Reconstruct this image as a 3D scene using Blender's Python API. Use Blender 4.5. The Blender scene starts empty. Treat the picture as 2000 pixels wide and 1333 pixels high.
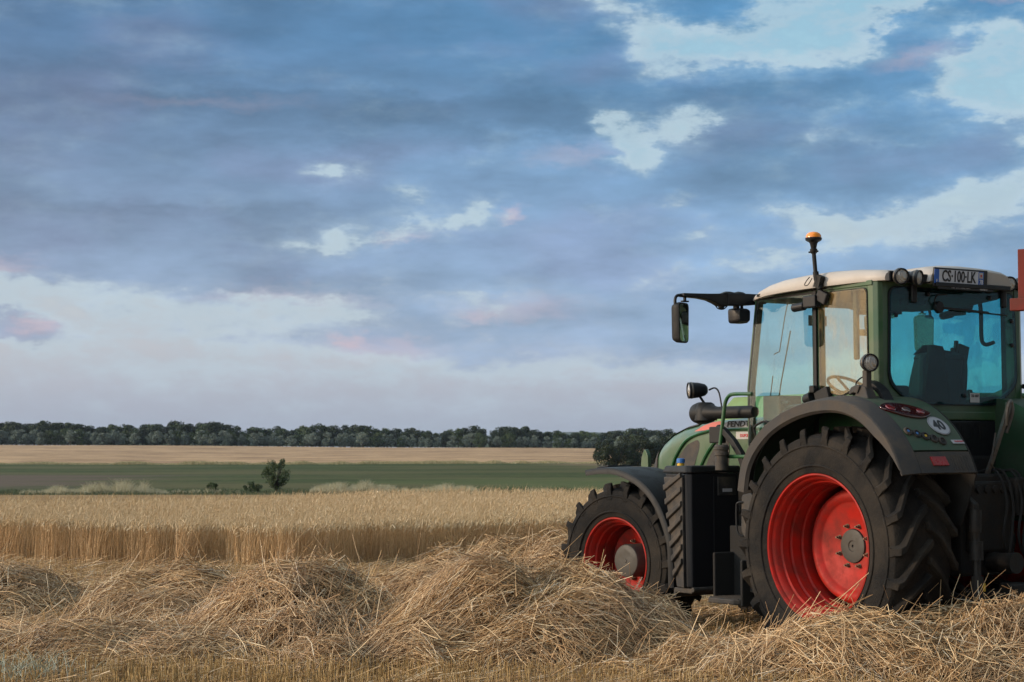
import bpy, bmesh, math, random
import numpy as np
from mathutils import Vector, Matrix
R_ = math.radians
sc = bpy.context.scene
col = sc.collection
random.seed(7); rng = np.random.default_rng(7)

# ------------------------------------------------------------------ camera
cam = bpy.data.cameras.new('camera'); camo = bpy.data.objects.new('camera', cam); col.objects.link(camo)
camo.location = (0, 0, 1.735); camo.rotation_euler = (R_(93.121), 0, 0)
cam.sensor_width = 36; cam.lens = 64.8; cam.clip_start = .1; cam.clip_end = 30000
cam.dof.use_dof = True; cam.dof.focus_distance = 14.6; cam.dof.aperture_fstop = 9
sc.camera = camo
sc.view_settings.view_transform = 'Standard'; sc.view_settings.look = 'None'
sc.view_settings.exposure = 0.0; sc.view_settings.gamma = 1
try: sc.view_settings.use_curve_mapping = False
except Exception: pass
sc.cycles.max_bounces = 7; sc.cycles.diffuse_bounces = 3; sc.cycles.glossy_bounces = 3
sc.cycles.transmission_bounces = 4; sc.cycles.transparent_max_bounces = 12

# ------------------------------------------------------------------ node helpers
def s2l(c):
    return tuple(((v/255)/12.92 if v/255 <= .04045 else ((v/255+.055)/1.055)**2.4) for v in c)
class NT:
    def __init__(s, nt): s.nt = nt; s.n = nt.nodes; s.l = nt.links
    def node(s, t, **kw):
        n = s.n.new(t)
        for k, v in kw.items(): setattr(n, k, v)
        return n
    def link(s, a, b): s.l.new(a, b)
    def put(s, sock, v):
        if isinstance(v, bpy.types.NodeSocket): s.l.new(v, sock)
        elif v is not None: sock.default_value = v
    def math(s, op, a, b=None, c=None, clamp=False):
        n = s.n.new('ShaderNodeMath'); n.operation = op; n.use_clamp = clamp
        s.put(n.inputs[0], a); s.put(n.inputs[1], b); s.put(n.inputs[2], c)
        return n.outputs[0]
    def vmath(s, op, a, b=None, out=0):
        n = s.n.new('ShaderNodeVectorMath'); n.operation = op
        s.put(n.inputs[0], a); s.put(n.inputs[1], b); return n.outputs[out]
    def maprange(s, v, a, b, c, d, interp='LINEAR'):
        n = s.n.new('ShaderNodeMapRange'); n.interpolation_type = interp
        s.put(n.inputs[0], v)
        for i, x in enumerate((a, b, c, d)): s.put(n.inputs[i+1], x)
        return n.outputs[0]
    def mix(s, f, a, b, blend='MIX'):
        n = s.n.new('ShaderNodeMix'); n.data_type = 'RGBA'; n.blend_type = blend; n.clamp_factor = True; n.clamp_result = False
        def c4(v): return v if isinstance(v, bpy.types.NodeSocket) else tuple(v)+(1,) if len(v) == 3 else v
        s.put(n.inputs[0], f); s.put(n.inputs[6], c4(a)); s.put(n.inputs[7], c4(b)); return n.outputs[2]
    def noise(s, vec, scale, detail=4, rough=.55, dist=0, out=0):
        n = s.n.new('ShaderNodeTexNoise'); n.inputs['Scale'].default_value = scale
        n.inputs['Detail'].default_value = detail; n.inputs['Roughness'].default_value = rough
        n.inputs['Distortion'].default_value = dist
        if vec is not None: s.l.new(vec, n.inputs['Vector'])
        return n.outputs[out]
    def ramp(s, f, stops, interp='LINEAR'):
        n = s.n.new('ShaderNodeValToRGB'); cr = n.color_ramp; cr.interpolation = interp
        while len(cr.elements) < len(stops): cr.elements.new(.5)
        for e, (p, c) in zip(cr.elements, stops): e.position = p; e.color = tuple(c)+(1,)
        s.put(n.inputs[0], f); return n.outputs[0]
    def mapping(s, vec, loc=(0,0,0), rot=(0,0,0), scale=(1,1,1), typ='POINT'):
        n = s.n.new('ShaderNodeMapping'); n.vector_type = typ
        s.l.new(vec, n.inputs[0]); n.inputs[1].default_value = loc; n.inputs[2].default_value = rot; n.inputs[3].default_value = scale
        return n.outputs[0]

# ------------------------------------------------------------------ world: dusk sky with broken cloud
SUN_EL, SUN_AZ, SKY_OUT = 10.0, -84.0, 3.1            # azimuth from +Y, positive to the right
world = bpy.data.worlds.new('World'); sc.world = world; world.use_nodes = True
w = NT(world.node_tree); w.n.clear()
tc = w.node('ShaderNodeTexCoord'); D = tc.outputs['Generated']
sep = w.node('ShaderNodeSeparateXYZ'); w.link(D, sep.inputs[0]); dx, dy, dz = sep.outputs
az = w.math('ARCTAN2', dx, dy); el = w.math('ARCSINE', dz)
# angles in units of 1/3600 rad; A grows to the right, B downwards from the horizon
A = w.math('MULTIPLY', az, 3600.0); Bd = w.math('MULTIPLY', el, -3600.0)
comb = w.node('ShaderNodeCombineXYZ'); w.link(A, comb.inputs[0]); w.link(Bd, comb.inputs[1]); P0 = comb.outputs[0]
Ds = w.mapping(D, scale=(1, 1, 2.3))
wn = w.noise(Ds, 26, 5, .6, 0, 1)
wv = w.vmath('SUBTRACT', wn, (.5, .5, .5)); wv = w.vmath('MULTIPLY', wv, (150, 80, 0)); wn2 = w.noise(Ds, 75, 4, .6, 0, 1); wv2 = w.vmath('MULTIPLY', w.vmath('SUBTRACT', wn2, (.5, .5, .5)), (70, 42, 0)); P = w.vmath('ADD', w.vmath('ADD', P0, wv), wv2)
# painted layers of soft lobes (azimuth, elevation, half width, half height, tilt in degrees, value 0 clear .. 1 cloud)
GX = np.linspace(-1100, 1100, 111); GY = np.arange(-44, 780, 17.0)      # azimuth columns, elevation rows of the cloud map
def paint(acc, lst, e0=1.50, e1=.36):
    X, Y = np.meshgrid(GX+1000, GY); acc = np.zeros_like(X)+acc
    for (x, y, rx, ry, rot, val) in lst:
        rx, ry = max(rx, 20), max(ry, 9); c, s_ = math.cos(R_(rot)), math.sin(R_(rot)); u = ((X-x)*c+(Y-y)*s_)/rx; v = (-(X-x)*s_+(Y-y)*c)/ry
        k = np.clip((e0-np.hypot(u, v))/(e0-e1), 0, 1); k = k*k*(3-2*k); acc = acc+(val-acc)*k
    return acc
LAYERS = [
 (1750,625,420,110,0,.92), (1250,655,470,62,0,.9), (1380,620,420,60,0,.95), (800,664,250,36,3,.9), (690,655,150,18,4,.8), (500,662,120,12,0,.55), (815,607,85,15,-4,.9), (1060,612,110,24,0,.85),
 (950,676,42,10,0,.2), (1060,664,32,8,0,.45), (1400,712,34,14,0,.3), (1120,695,90,9,-3,.35), (930,590,110,11,0,.15),
 (55,645,78,32,8,1), (15,618,75,13,0,.7), (195,592,52,8,0,.55), (165,671,27,7,0,.55), (350,631,30,7,0,.5), (445,669,48,8,0,.7), (485,645,48,12,0,.35), (240,655,55,9,-8,.3), (330,590,80,10,0,.3), (450,596,90,9,0,.4),
 (1640,70,430,130,0,0), (1900,200,330,160,-10,0), (1330,110,95,58,20,.02), (1975,330,120,130,0,0), (1200,22,85,17,22,.05), (1280,150,30,35,0,.1),
 (1365,14,105,42,2,1), (1850,58,140,38,-24,1), (1770,70,55,20,0,.95), (1945,15,60,50,0,1), (1995,65,22,24,0,.9), (1900,96,55,10,-22,.6), (1690,90,40,9,-15,.5), (1440,147,60,14,0,.9),
 (1590,185,230,55,-4,1), (1740,138,125,42,-20,1), (1340,195,90,40,12,1), (1300,205,70,30,0,1), (1500,200,180,50,0,1),
 (1560,330,330,100,3,1), (1850,325,160,62,8,1), (1720,262,150,46,0,1), (1960,265,95,26,-3,1), (1940,345,55,38,0,1), (1640,385,190,42,-12,1), (1820,228,42,12,0,.75), (1395,330,150,70,0,1),
 (1605,234,85,8,-3,.15), (1690,222,42,10,0,.2), (1615,268,52,8,-14,.2), (1748,293,48,11,0,.1), (1700,288,60,6,8,.4), (1840,350,30,10,0,.45), (1890,288,14,7,0,.3),
 (1222,262,66,34,18,0), (1238,305,38,24,0,0), (1345,243,50,20,-6,.05), (1290,232,50,16,0,.3), (1262,325,34,12,-20,.1), (1205,240,40,18,0,.1),
 (1332,392,26,17,-35,.05), (1178,418,30,16,0,.15), (1230,412,50,7,-12,.5),
 (1830,430,230,42,-12,.12), (1940,400,90,34,-20,.05), (1700,465,170,26,-4,.08), (1780,478,120,12,-6,.5), (1555,425,90,22,15,.1), (1640,450,110,24,0,0), (1380,452,48,14,-4,.1), (1450,512,250,11,-11,.2), (1560,495,120,13,-10,.15), (1350,545,180,8,-8,.5),
 (1490,465,90,20,5,1), (1470,450,50,14,0,.9), (1995,415,34,22,0,.85), (1940,466,62,24,-8,.85), (1868,468,22,11,0,.7), (1592,438,24,10,0,.5), (1740,538,330,30,-2,.95),
 (645,340,46,15,-14,0), (610,347,30,7,0,.2), (800,380,32,20,18,0), (818,404,22,13,50,.2), (710,328,28,8,-20,.55), (922,316,44,13,-12,.45),
 (925,405,42,22,-32,0), (880,440,48,13,-28,.05), (990,414,26,12,-10,.3), (790,458,80,12,-10,.15), (690,470,85,11,-6,.02), (660,484,28,10,0,.02), (590,477,62,7,0,.12), (840,440,30,14,0,.1), (750,553,46,12,3,.35), (690,440,60,6,-15,.6)]
TONE = [(150,60,420,90,0,.42), (950,225,430,50,2,.15), (150,190,330,60,0,.22), (620,270,300,30,4,.3), (420,180,300,40,6,.45), (950,320,330,42,-4,.78), (450,320,260,40,0,.55), (230,420,330,70,0,.22), (620,425,200,30,0,.3), (1050,460,400,80,0,.72), (1150,380,120,50,0,.7), (500,560,380,26,3,.35), (1560,350,260,60,0,.3), (1560,195,170,34,0,.22), (1420,260,80,50,0,.3), (1350,205,60,24,0,.25), (1780,345,160,40,0,.32), (1250,540,420,40,-6,.72), (1500,600,400,60,0,.6), (1200,660,200,40,0,.62), (1180,120,130,80,0,.4)]
PINK = [(700,674,34,16,0,.75), (790,680,30,11,0,.7), (740,690,120,22,0,.28), (940,622,34,10,0,.5), (1945,2,60,26,0,.6), (80,640,50,14,0,.5), (430,215,260,26,6,.10), (1020,605,120,20,0,.25), (1790,125,80,20,-12,.28), (20,528,70,14,0,.35), (560,580,170,12,0,.3), (1000,415,24,10,0,.5), (780,465,60,10,-8,.3), (1120,300,90,16,-8,.2)]
_X, _Y = np.meshgrid(GX+1000, GY); _yb = 548+40*np.clip(_X/450, 0, 1)
map_cover = paint(1-np.clip((_Y-_yb+22)/44, 0, 1), LAYERS)
_p = map_cover
for _k in range(4):
    _q = np.pad(_p, 1, mode='edge'); _p = (_q[:-2,1:-1]+_q[2:,1:-1]+_q[1:-1,:-2]*1.3+_q[1:-1,2:]*1.3+2*_q[1:-1,1:-1])/6.6
map_tone = paint(.5, TONE, 1.5, .2)+.42*np.clip(1-_p, 0, 1)*(map_cover > .3)
map_tone = np.clip(map_tone, 0, 1); map_cover = .30*map_cover+.70*_p; map_pink = paint(0.0, PINK, 1.5, .3)
_s = w.node('ShaderNodeSeparateXYZ'); w.link(P, _s.inputs[0])
tA = w.maprange(_s.outputs[0], -1100, 1100, 0, 1); rowB = w.math('ADD', _s.outputs[1], 863.0)
cin = w.node('ShaderNodeCombineXYZ'); [w.link(tA, cin.inputs[i]) for i in range(3)]
acc = None
for r in range(len(GY)):
    cu = w.node('ShaderNodeRGBCurve'); w.link(cin.outputs[0], cu.inputs['Color'])
    for ch, mp in enumerate((map_cover, map_tone, map_pink)):
        cv = cu.mapping.curves[ch]; v = mp[r]; keep = [0]+[i for i in range(1, len(v)-1) if abs(v[i-1]-2*v[i]+v[i+1]) > .004 or abs(v[i]-v[i-1]) > .03 or abs(v[i]-v[i+1]) > .03]+[len(v)-1]
        cv.points[0].location = (0, float(v[0])); cv.points[-1].location = (1, float(v[-1]))
        for i in keep[1:-1]: cv.points.new(i/(len(v)-1), float(v[i]))
        for p_ in cv.points: p_.handle_type = 'VECTOR'
    cu.mapping.update()
    acc = cu.outputs[0] if acc is None else w.mix(w.maprange(rowB, float(GY[r-1]), float(GY[r]), 0, 1), acc, cu.outputs[0])
_m = w.node('ShaderNodeSeparateXYZ'); w.link(acc, _m.inputs[0]); M_in, T0, pink = _m.outputs
far = w.noise(w.mapping(D, scale=(1, 1, 2.0)), 3.2, 5, .55)
inview = w.math('MULTIPLY', w.maprange(w.math('ABSOLUTE', A), 1050, 1500, 1, 0, 'SMOOTHSTEP'), w.maprange(Bd, -1250, -900, 0, 1, 'SMOOTHSTEP'))
M_out = w.maprange(far, .40, .62, 0, 1.0)
M = w.math('ADD', w.math('MULTIPLY', M_in, inview), w.math('MULTIPLY', M_out, w.math('SUBTRACT', 1.0, inview)))
elv = w.maprange(Bd, 20, -1570, 0, 1)
fb = w.noise(Ds, 36, 10, .63)
M = w.maprange(M, 0, 1, .10, .97)
fm = w.noise(w.mapping(D, scale=(1, 1, 2.8), loc=(5, 2, 7)), 15, 8, .60)
M2 = w.math('ADD', w.math('ADD', M, w.math('MULTIPLY', w.math('SUBTRACT', fm, .47), w.maprange(elv, .04, .26, .25, 1.15))), w.math('MULTIPLY', w.math('SUBTRACT', fb, .5), w.math('MULTIPLY', w.maprange(elv, .04, .26, .30, 1.7), w.maprange(M, .55, .92, 1.0, .42, 'SMOOTHSTEP'))))
cov = w.maprange(M2, -.22, 1.05, 0, 1, 'SMOOTHSTEP')
# clear-sky colour by elevation
clearc = w.ramp(elv, [(0, s2l((158,166,184))), (.06, s2l((174,179,193))), (.13, s2l((194,197,204))), (.22, s2l((192,204,211))), (.42, s2l((166,203,221))), (.62, s2l((152,198,220))), (1, s2l((92,138,184)))])
cdark = w.mix(w.maprange(A, -1000, 500, 0, 1), s2l((94,126,163)), s2l((86,139,182)))
clow = w.mix(w.maprange(A, -1000, 700, 0, 1), s2l((154,170,194)), s2l((148,172,201)))
cloudc = w.mix(w.maprange(elv, .08, .50, 0, 1), clow, cdark)
lil = w.noise(w.mapping(D, scale=(1, 1, 2.6), loc=(3, 1, 2)), 9, 5, .5)
cloudc = w.mix(w.maprange(lil, .46, .70, 0, .38, 'SMOOTHSTEP'), cloudc, s2l((132,142,176)))
md = w.noise(w.mapping(D, scale=(1, 1, 3.2), loc=(1, 4, 2)), 17, 7, .58)
mul = w.math('MULTIPLY', w.maprange(md, .3, .7, .84, 1.17), w.maprange(T0, 0, 1, .64, 1.36))
cc = w.node('ShaderNodeCombineXYZ'); [w.link(mul, cc.inputs[i]) for i in range(3)]
cloudc = w.mix(1.0, cloudc, cc.outputs[0], 'MULTIPLY')
clearc = w.mix(w.math('MULTIPLY', w.maprange(M, .12, .45, 0, .75, 'SMOOTHSTEP'), w.maprange(elv, .15, .5, 0, 1)), clearc, s2l((198,219,228)))
cloudc = w.mix(pink, cloudc, s2l((226,194,198)))
sky = w.mix(cov, clearc, cloudc)
# bright thin edges round the openings
rim = w.math('MULTIPLY', w.maprange(M2, .02, .34, 0, 1, 'SMOOTHSTEP'), w.maprange(M2, .34, .68, 1, 0, 'SMOOTHSTEP'))
sky = w.mix(w.math('MULTIPLY', rim, .42), sky, s2l((200,219,228)))
side = w.maprange(dx, -.75, .45, SKY_OUT*1.45, SKY_OUT*.30, 'SMOOTHSTEP')
bc = w.node('ShaderNodeCombineXYZ'); [w.link(w.math('ADD', inview, w.math('MULTIPLY', w.math('MULTIPLY', side, k_), w.math('SUBTRACT', 1.0, inview))), bc.inputs[i]) for i, k_ in enumerate((1.25, 1.0, .80))]
sky = w.mix(1.0, sky, bc.outputs[0], 'MULTIPLY')  # unseen sky boosted, most on the left, and warmed to light the scene
# afterglow where the sun went down, to the left of the picture; dark blue dusk on the right
sd = Vector((math.sin(R_(SUN_AZ))*math.cos(R_(4)), math.cos(R_(SUN_AZ))*math.cos(R_(4)), math.sin(R_(4))))
dt = w.vmath('DOT_PRODUCT', D, tuple(sd), 1)
g1 = w.maprange(dt, .55, 1.0, 0, 1, 'SMOOTHSTEP')
glow = w.math('MULTIPLY', g1, w.maprange(w.math('ABSOLUTE', dz), .0, .5, 1, 0, 'SMOOTHSTEP'))
sky = w.mix(w.math('MULTIPLY', glow, .85), sky, (1.5, 1.02, .62))
back = w.maprange(dy, -.75, .15, 1, 0, 'SMOOTHSTEP'); back = w.math('MULTIPLY', back, w.maprange(dx, -.6, .3, 0, 1, 'SMOOTHSTEP'))
sky = w.mix(w.math('MULTIPLY', back, .90), sky, s2l((46,60,84)))
ns = w.node('ShaderNodeTexSky'); ns.sky_type = 'NISHITA'; ns.sun_disc = False
ns.sun_elevation = R_(SUN_EL); ns.sun_rotation = R_(SUN_AZ); ns.altitude = 100; ns.air_density = 1; ns.dust_density = 1.5
bg1 = w.node('ShaderNodeBackground'); w.link(sky, bg1.inputs[0]); bg1.inputs[1].default_value = 1.12
bg2 = w.node('ShaderNodeBackground'); w.link(ns.outputs[0], bg2.inputs[0]); bg2.inputs[1].default_value = .05
mixs = w.node('ShaderNodeMixShader'); mixs.inputs[0].default_value = .12
w.link(bg1.outputs[0], mixs.inputs[1]); w.link(bg2.outputs[0], mixs.inputs[2])
out = w.node('ShaderNodeOutputWorld'); w.link(mixs.outputs[0], out.inputs[0])
world.cycles.sampling_method = 'MANUAL'; world.cycles.sample_map_resolution = 512

sun = bpy.data.lights.new('sun', 'SUN'); sun.energy = 3.1; sun.angle = R_(9); sun.color = (1, .77, .55)
suno = bpy.data.objects.new('sun', sun); col.objects.link(suno)
ld = Vector((math.sin(R_(SUN_AZ-14))*math.cos(R_(SUN_EL+4)), math.cos(R_(SUN_AZ-14))*math.cos(R_(SUN_EL+4)), math.sin(R_(SUN_EL+4))))
suno.rotation_euler = ld.to_track_quat('Z', 'Y').to_euler(); suno.location = (-30, 0, 20)

# ------------------------------------------------------------------ materials
def mat(name, base, rough=.6, metal=0, dirt=None, dscale=6, damt=.5, dlo=.45, dhi=.7, vary=.12, bump=0, bscale=60, coat=0, spec=.5, rvar=0):
    m = bpy.data.materials.new(name); m.use_nodes = True
    t = NT(m.node_tree); b = t.n['Principled BSDF']
    tcn = t.node('ShaderNodeTexCoord'); O = tcn.outputs['Object']
    c = base
    n1 = t.noise(O, dscale*2.2, 5, .6)
    c = t.mix(t.maprange(n1, .3, .7, 0, vary), base, tuple(x*.55 for x in base))
    if dirt:
        n2 = t.noise(O, dscale, 8, .65, .4)
        c = t.mix(t.maprange(n2, dlo, dhi, 0, damt), c, dirt)
        t.put(b.inputs['Roughness'], t.maprange(n2, dlo, dhi, rough, min(1, rough+.3)))
    else:
        t.put(b.inputs['Roughness'], t.maprange(n1, .3, .7, rough-rvar, min(1, rough+rvar+.04)))
    t.put(b.inputs['Base Color'], c if isinstance(c, bpy.types.NodeSocket) else tuple(c)+(1,))
    b.inputs['Metallic'].default_value = metal
    b.inputs['Coat Weight'].default_value = coat; b.inputs['Coat Roughness'].default_value = .15
    b.inputs['Specular IOR Level'].default_value = spec
    if bump:
        bp_ = t.node('ShaderNodeBump'); bp_.inputs['Strength'].default_value = bump; bp_.inputs['Distance'].default_value = .01
        t.link(t.noise(O, bscale, 4, .6), bp_.inputs['Height']); t.link(bp_.outputs[0], b.inputs['Normal'])
    return m
DUST = (.17, .135, .10)
M_ = {}
M_['green'] = mat('green_paint', (.024, .078, .028), .36, dirt=(.12,.13,.085), dscale=3, damt=.45, coat=.3)
M_['green_dusty'] = mat('dusty_green_paint', (.022, .060, .028), .5, dirt=(.080,.080,.056), dscale=4, damt=.75, dlo=.35, bump=.15)
M_['green_dark'] = mat('green_tube_paint', (.010, .075, .020), .35, dirt=(.1,.1,.07), dscale=8, damt=.3)
M_['green_shaded'] = mat('shaded_green_paint', (.010, .034, .013), .5, dirt=(.03,.03,.02))  # the tractor's green darkened: shade on the right inner panel put into the colour
M_['lime'] = mat('yellow_green_paint', (.14, .22, .045), .5, dirt=(.14,.14,.08), dscale=2, damt=.3)
M_['roof'] = mat('cream_roof_plastic', (.42, .38, .34), .5, dirt=(.34,.28,.22), dscale=2.5, damt=.5, bump=.05)
M_['black'] = mat('black_plastic', (.009, .0095, .0105), .55, dirt=(.04,.034,.028), dscale=7, damt=.35, dlo=.5, dhi=.8, bump=.1, bscale=150, spec=.25)
M_['black_clean'] = mat('satin_black_plastic', (.009, .0095, .012), .42, bump=.05, rvar=.05, spec=.3)
M_['black_dusty'] = mat('dusty_black_plastic', (.016, .015, .0145), .65, dirt=(.11,.085,.062), dscale=7, damt=.8, dlo=.42, dhi=.72, bump=.3, bscale=80)
M_['lip'] = mat('grey_rubber_lip', (.032, .030, .029), .75, dirt=(.10,.076,.054), dscale=5, damt=.7, dlo=.42, dhi=.75, bump=.3, bscale=90)
M_['under'] = mat('mud_black_metal', (.006, .0055, .005), .85, dirt=(.024,.018,.013), dscale=5, damt=.6, bump=.4)
M_['grease'] = mat('greasy_steel', (.012, .011, .010), .6, .3, dirt=(.05,.034,.022), dscale=9, damt=.6, bump=.4)
M_['steel'] = mat('worn_steel', (.15, .14, .125), .45, .8, dirt=(.15,.10,.07), dscale=14, damt=.7)
M_['hub'] = mat('dusty_hub_metal', (.055, .052, .046), .6, .2, dirt=(.10,.085,.066), dscale=9, damt=.6, bump=.15)
M_['nut'] = mat('rusty_nut_metal', (.16, .11, .08), .5, .5, dirt=(.2,.12,.07), dscale=30, damt=.6)
M_['red'] = mat('red_rim_paint', (.40, .013, .006), .55, dirt=(.085,.026,.019), dscale=5, damt=.85, dlo=.40, dhi=.72, vary=.3, spec=.28, bump=.08)
M_['brick'] = mat('faded_red_trailer_paint', (.15, .026, .02), .7, dirt=(.09,.05,.04), dscale=5, damt=.7, spec=.2, bump=.1)
M_['tyre'] = mat('dusty_tyre_rubber', (.007, .0068, .007), .8, dirt=(.044,.036,.028), dscale=2.6, damt=.85, dlo=.40, dhi=.68, bump=.6, bscale=70, spec=.2)
M_['white'] = mat('white_enamel', (.42, .42, .42), .45, dirt=(.3,.28,.25), dscale=20, damt=.4)
M_['plate'] = mat('plate_white', (.55, .57, .62), .35, dirt=(.4,.38,.35), dscale=14, damt=.3)
M_['blue'] = mat('plate_blue', (.012, .10, .42), .35)
M_['navy'] = mat('blue_cap_plastic', (.03, .14, .40), .4)
M_['ink'] = mat('black_ink', (.012, .012, .014), .5)
M_['redink'] = mat('red_ink', (.42, .03, .04), .5)
M_['pinkred'] = mat('faded_red_band', (.55, .14, .12), .45)
M_['reflector'] = mat('red_reflector_plastic', (.30, .012, .014), .25, dirt=(.12,.05,.04), dscale=20, damt=.4)
M_['redlens'] = mat('dark_red_lens', (.040, .002, .003), .12, coat=1)
M_['redbulb'] = mat('bright_red_lens', (.17, .003, .004), .15, coat=1)
M_['greylens'] = mat('smoked_lens', (.07, .035, .03), .15, coat=1)
M_['amber'] = mat('amber_lens', (.85, .25, .008), .22, coat=.4, spec=.5)
M_['yellow'] = mat('yellow_plastic', (.55, .34, .02), .5)
M_['seat'] = mat('seat_fabric', (.026, .029, .033), .8, bump=.3, bscale=200)
M_['jacket'] = mat('black_cloth', (.003, .003, .0035), .95, bump=.5, bscale=40)
M_['inner'] = mat('cab_lining', (.035, .035, .035), .75)
M_['lilac'] = mat('sticker_white', (.34, .34, .36), .5)
M_['ptoy'] = mat('dirty_yellow_shield', (.05, .03, .012), .6, dirt=(.09,.06,.04), dscale=9, damt=.8)
def lens_mat():
    m = bpy.data.materials.new('ribbed_lamp_glass'); m.use_nodes = True; t = NT(m.node_tree); b = t.n['Principled BSDF']
    b.inputs['Base Color'].default_value = (.42, .39, .35, 1); b.inputs['Metallic'].default_value = .35; b.inputs['Roughness'].default_value = .22
    b.inputs['Coat Weight'].default_value = 1
    tcn = t.node('ShaderNodeTexCoord'); wv_ = t.node('ShaderNodeTexWave'); wv_.inputs['Scale'].default_value = 45; wv_.inputs['Distortion'].default_value = 1
    t.link(tcn.outputs['Object'], wv_.inputs['Vector']); bb = t.node('ShaderNodeBump'); bb.inputs['Distance'].default_value = .004
    t.link(wv_.outputs['Fac'], bb.inputs['Height']); t.link(bb.outputs[0], b.inputs['Normal']); return m
M_['lens'] = lens_mat()
def glass_mat(name, tint, dirtc, damt, gloss=1.0):
    m = bpy.data.materials.new(name); m.use_nodes = True; t = NT(m.node_tree); t.n.clear()
    tr = t.node('ShaderNodeBsdfTransparent'); tr.inputs[0].default_value = tuple(tint)+(1,)
    gl = t.node('ShaderNodeBsdfGlossy'); gl.inputs['Roughness'].default_value = .015
    gg = t.node('ShaderNodeNewGeometry'); cs_ = t.math('ABSOLUTE', t.vmath('DOT_PRODUCT', gg.outputs['Normal'], gg.outputs['Incoming'], 1)); frv = t.math('ADD', .04, t.math('MULTIPLY', .96, t.math('POWER', t.math('SUBTRACT', 1.0, cs_), 5.0)))
    mx = t.node('ShaderNodeMixShader'); t.put(mx.inputs[0], t.math('MULTIPLY', frv, gloss)); t.link(tr.outputs[0], mx.inputs[1]); t.link(gl.outputs[0], mx.inputs[2])
    df = t.node('ShaderNodeBsdfDiffuse'); df.inputs[0].default_value = tuple(dirtc)+(1,)
    tcn = t.node('ShaderNodeTexCoord'); v = t.mapping(tcn.outputs['Object'], scale=(1.5, 1.5, .45))
    nn = t.noise(v, 5, 7, .65, .3)
    mx2 = t.node('ShaderNodeMixShader'); t.put(mx2.inputs[0], t.maprange(nn, .46, .74, .012, damt)); t.link(mx.outputs[0], mx2.inputs[1]); t.link(df.outputs[0], mx2.inputs[2])
    o = t.node('ShaderNodeOutputMaterial'); t.link(mx2.outputs[0], o.inputs[0]); return m
M_['glass'] = glass_mat('tinted_side_glass', (.74, .935, .93), (.42,.36,.26), .13, 1.6)
M_['glass_q'] = glass_mat('dusty_quarter_glass', (.90, .95, .87), (.60,.38,.15), .24, 1.8)
M_['glass_r'] = glass_mat('tinted_rear_glass', (.37, .76, .82), (.14,.15,.15), .035, 1.0)
M_['glass_f'] = glass_mat('tinted_windscreen', (.88, .975, .98), (.35,.33,.3), .03, .6)
def mirror_mat():
    m = bpy.data.materials.new('mirror_glass'); m.use_nodes = True; b = m.node_tree.nodes['Principled BSDF']
    b.inputs['Base Color'].default_value = (.42, .55, .50, 1); b.inputs['Metallic'].default_value = 1; b.inputs['Roughness'].default_value = .04; return m
M_['mirror'] = mirror_mat()
def strand_mat(name, stops, rough=.55, spec=.35, trans=0, patch=None):
    m = bpy.data.materials.new(name); m.use_nodes = True; t = NT(m.node_tree); b = t.n['Principled BSDF']
    g = t.node('ShaderNodeNewGeometry'); c = t.ramp(g.outputs['Random Per Island'], stops)
    if patch:
        tcn = t.node('ShaderNodeTexCoord'); nn = t.noise(tcn.outputs['Object'], patch[0], 4, .6)
        c = t.mix(t.maprange(nn, .4, .65, 0, patch[2]), c, patch[1])
    t.put(b.inputs['Base Color'], c); b.inputs['Roughness'].default_value = rough; b.inputs['Specular IOR Level'].default_value = spec
    return m
M_['straw'] = strand_mat('straw', [(0, (.12,.062,.025)), (.22, (.37,.22,.10)), (.5, (.61,.395,.195)), (.75, (.80,.56,.305)), (.92, (.94,.74,.46)), (1, (.70,.60,.47))], patch=(1.3, (.50,.345,.22), .45))
M_['stubble'] = strand_mat('stubble_stems', [(0, (.20,.12,.045)), (.4, (.40,.26,.10)), (.8, (.50,.34,.15)), (1, (.58,.43,.22))])
M_['wheat'] = strand_mat('wheat_stems', [(0, (.42,.26,.12)), (.4, (.60,.40,.20)), (.8, (.74,.52,.29)), (1, (.82,.63,.39))], patch=(1.6, (.48,.30,.155), .5))
M_['ear'] = strand_mat('wheat_ears', [(0, (.44,.31,.165)), (.5, (.60,.45,.26)), (1, (.74,.59,.38))])
M_['drygrass'] = strand_mat('dry_grass_blades', [(0, (.34,.30,.18)), (.5, (.50,.46,.30)), (1, (.58,.55,.40))])
M_['tuft'] = strand_mat('tuft_blades', [(0, (.20,.19,.08)), (.5, (.38,.33,.17)), (1, (.50,.44,.26))])
M_['greengrass'] = strand_mat('weed_blades', [(0, (.03,.05,.02)), (.5, (.05,.08,.03)), (1, (.09,.11,.04))])
M_['paleblade'] = strand_mat('pale_grey_green_blades', [(0, (.28,.31,.22)), (.6, (.42,.45,.36)), (1, (.55,.55,.45))])
def leafm(name, a, b_, c_): return strand_mat(name, [(0, a), (.5, b_), (1, c_)], rough=.6, spec=.3)
M_['leaf_dark'] = leafm('dark_leaves', (.012,.022,.009), (.024,.042,.015), (.048,.074,.026))
M_['leaf_pale'] = leafm('silvery_leaves', (.075,.105,.080), (.15,.19,.15), (.25,.29,.235))
M_['leaf_mid'] = leafm('mid_green_leaves', (.028,.050,.016), (.050,.082,.026), (.09,.125,.045))
M_['leaf_bush'] = leafm('bush_leaves', (.010,.018,.008), (.020,.032,.012), (.042,.058,.020))
M_['bark'] = mat('bark', (.05, .04, .03), .9, bump=.4)
def ground_mat(name, fn):
    m = bpy.data.materials.new(name); m.use_nodes = True; t = NT(m.node_tree); b = t.n['Principled BSDF']
    b.inputs['Roughness'].default_value = .95; b.inputs['Specular IOR Level'].default_value = .1
    tcn = t.node('ShaderNodeTexCoord'); t.put(b.inputs['Base Color'], fn(t, tcn.outputs['Object'], b)); return m
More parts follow.
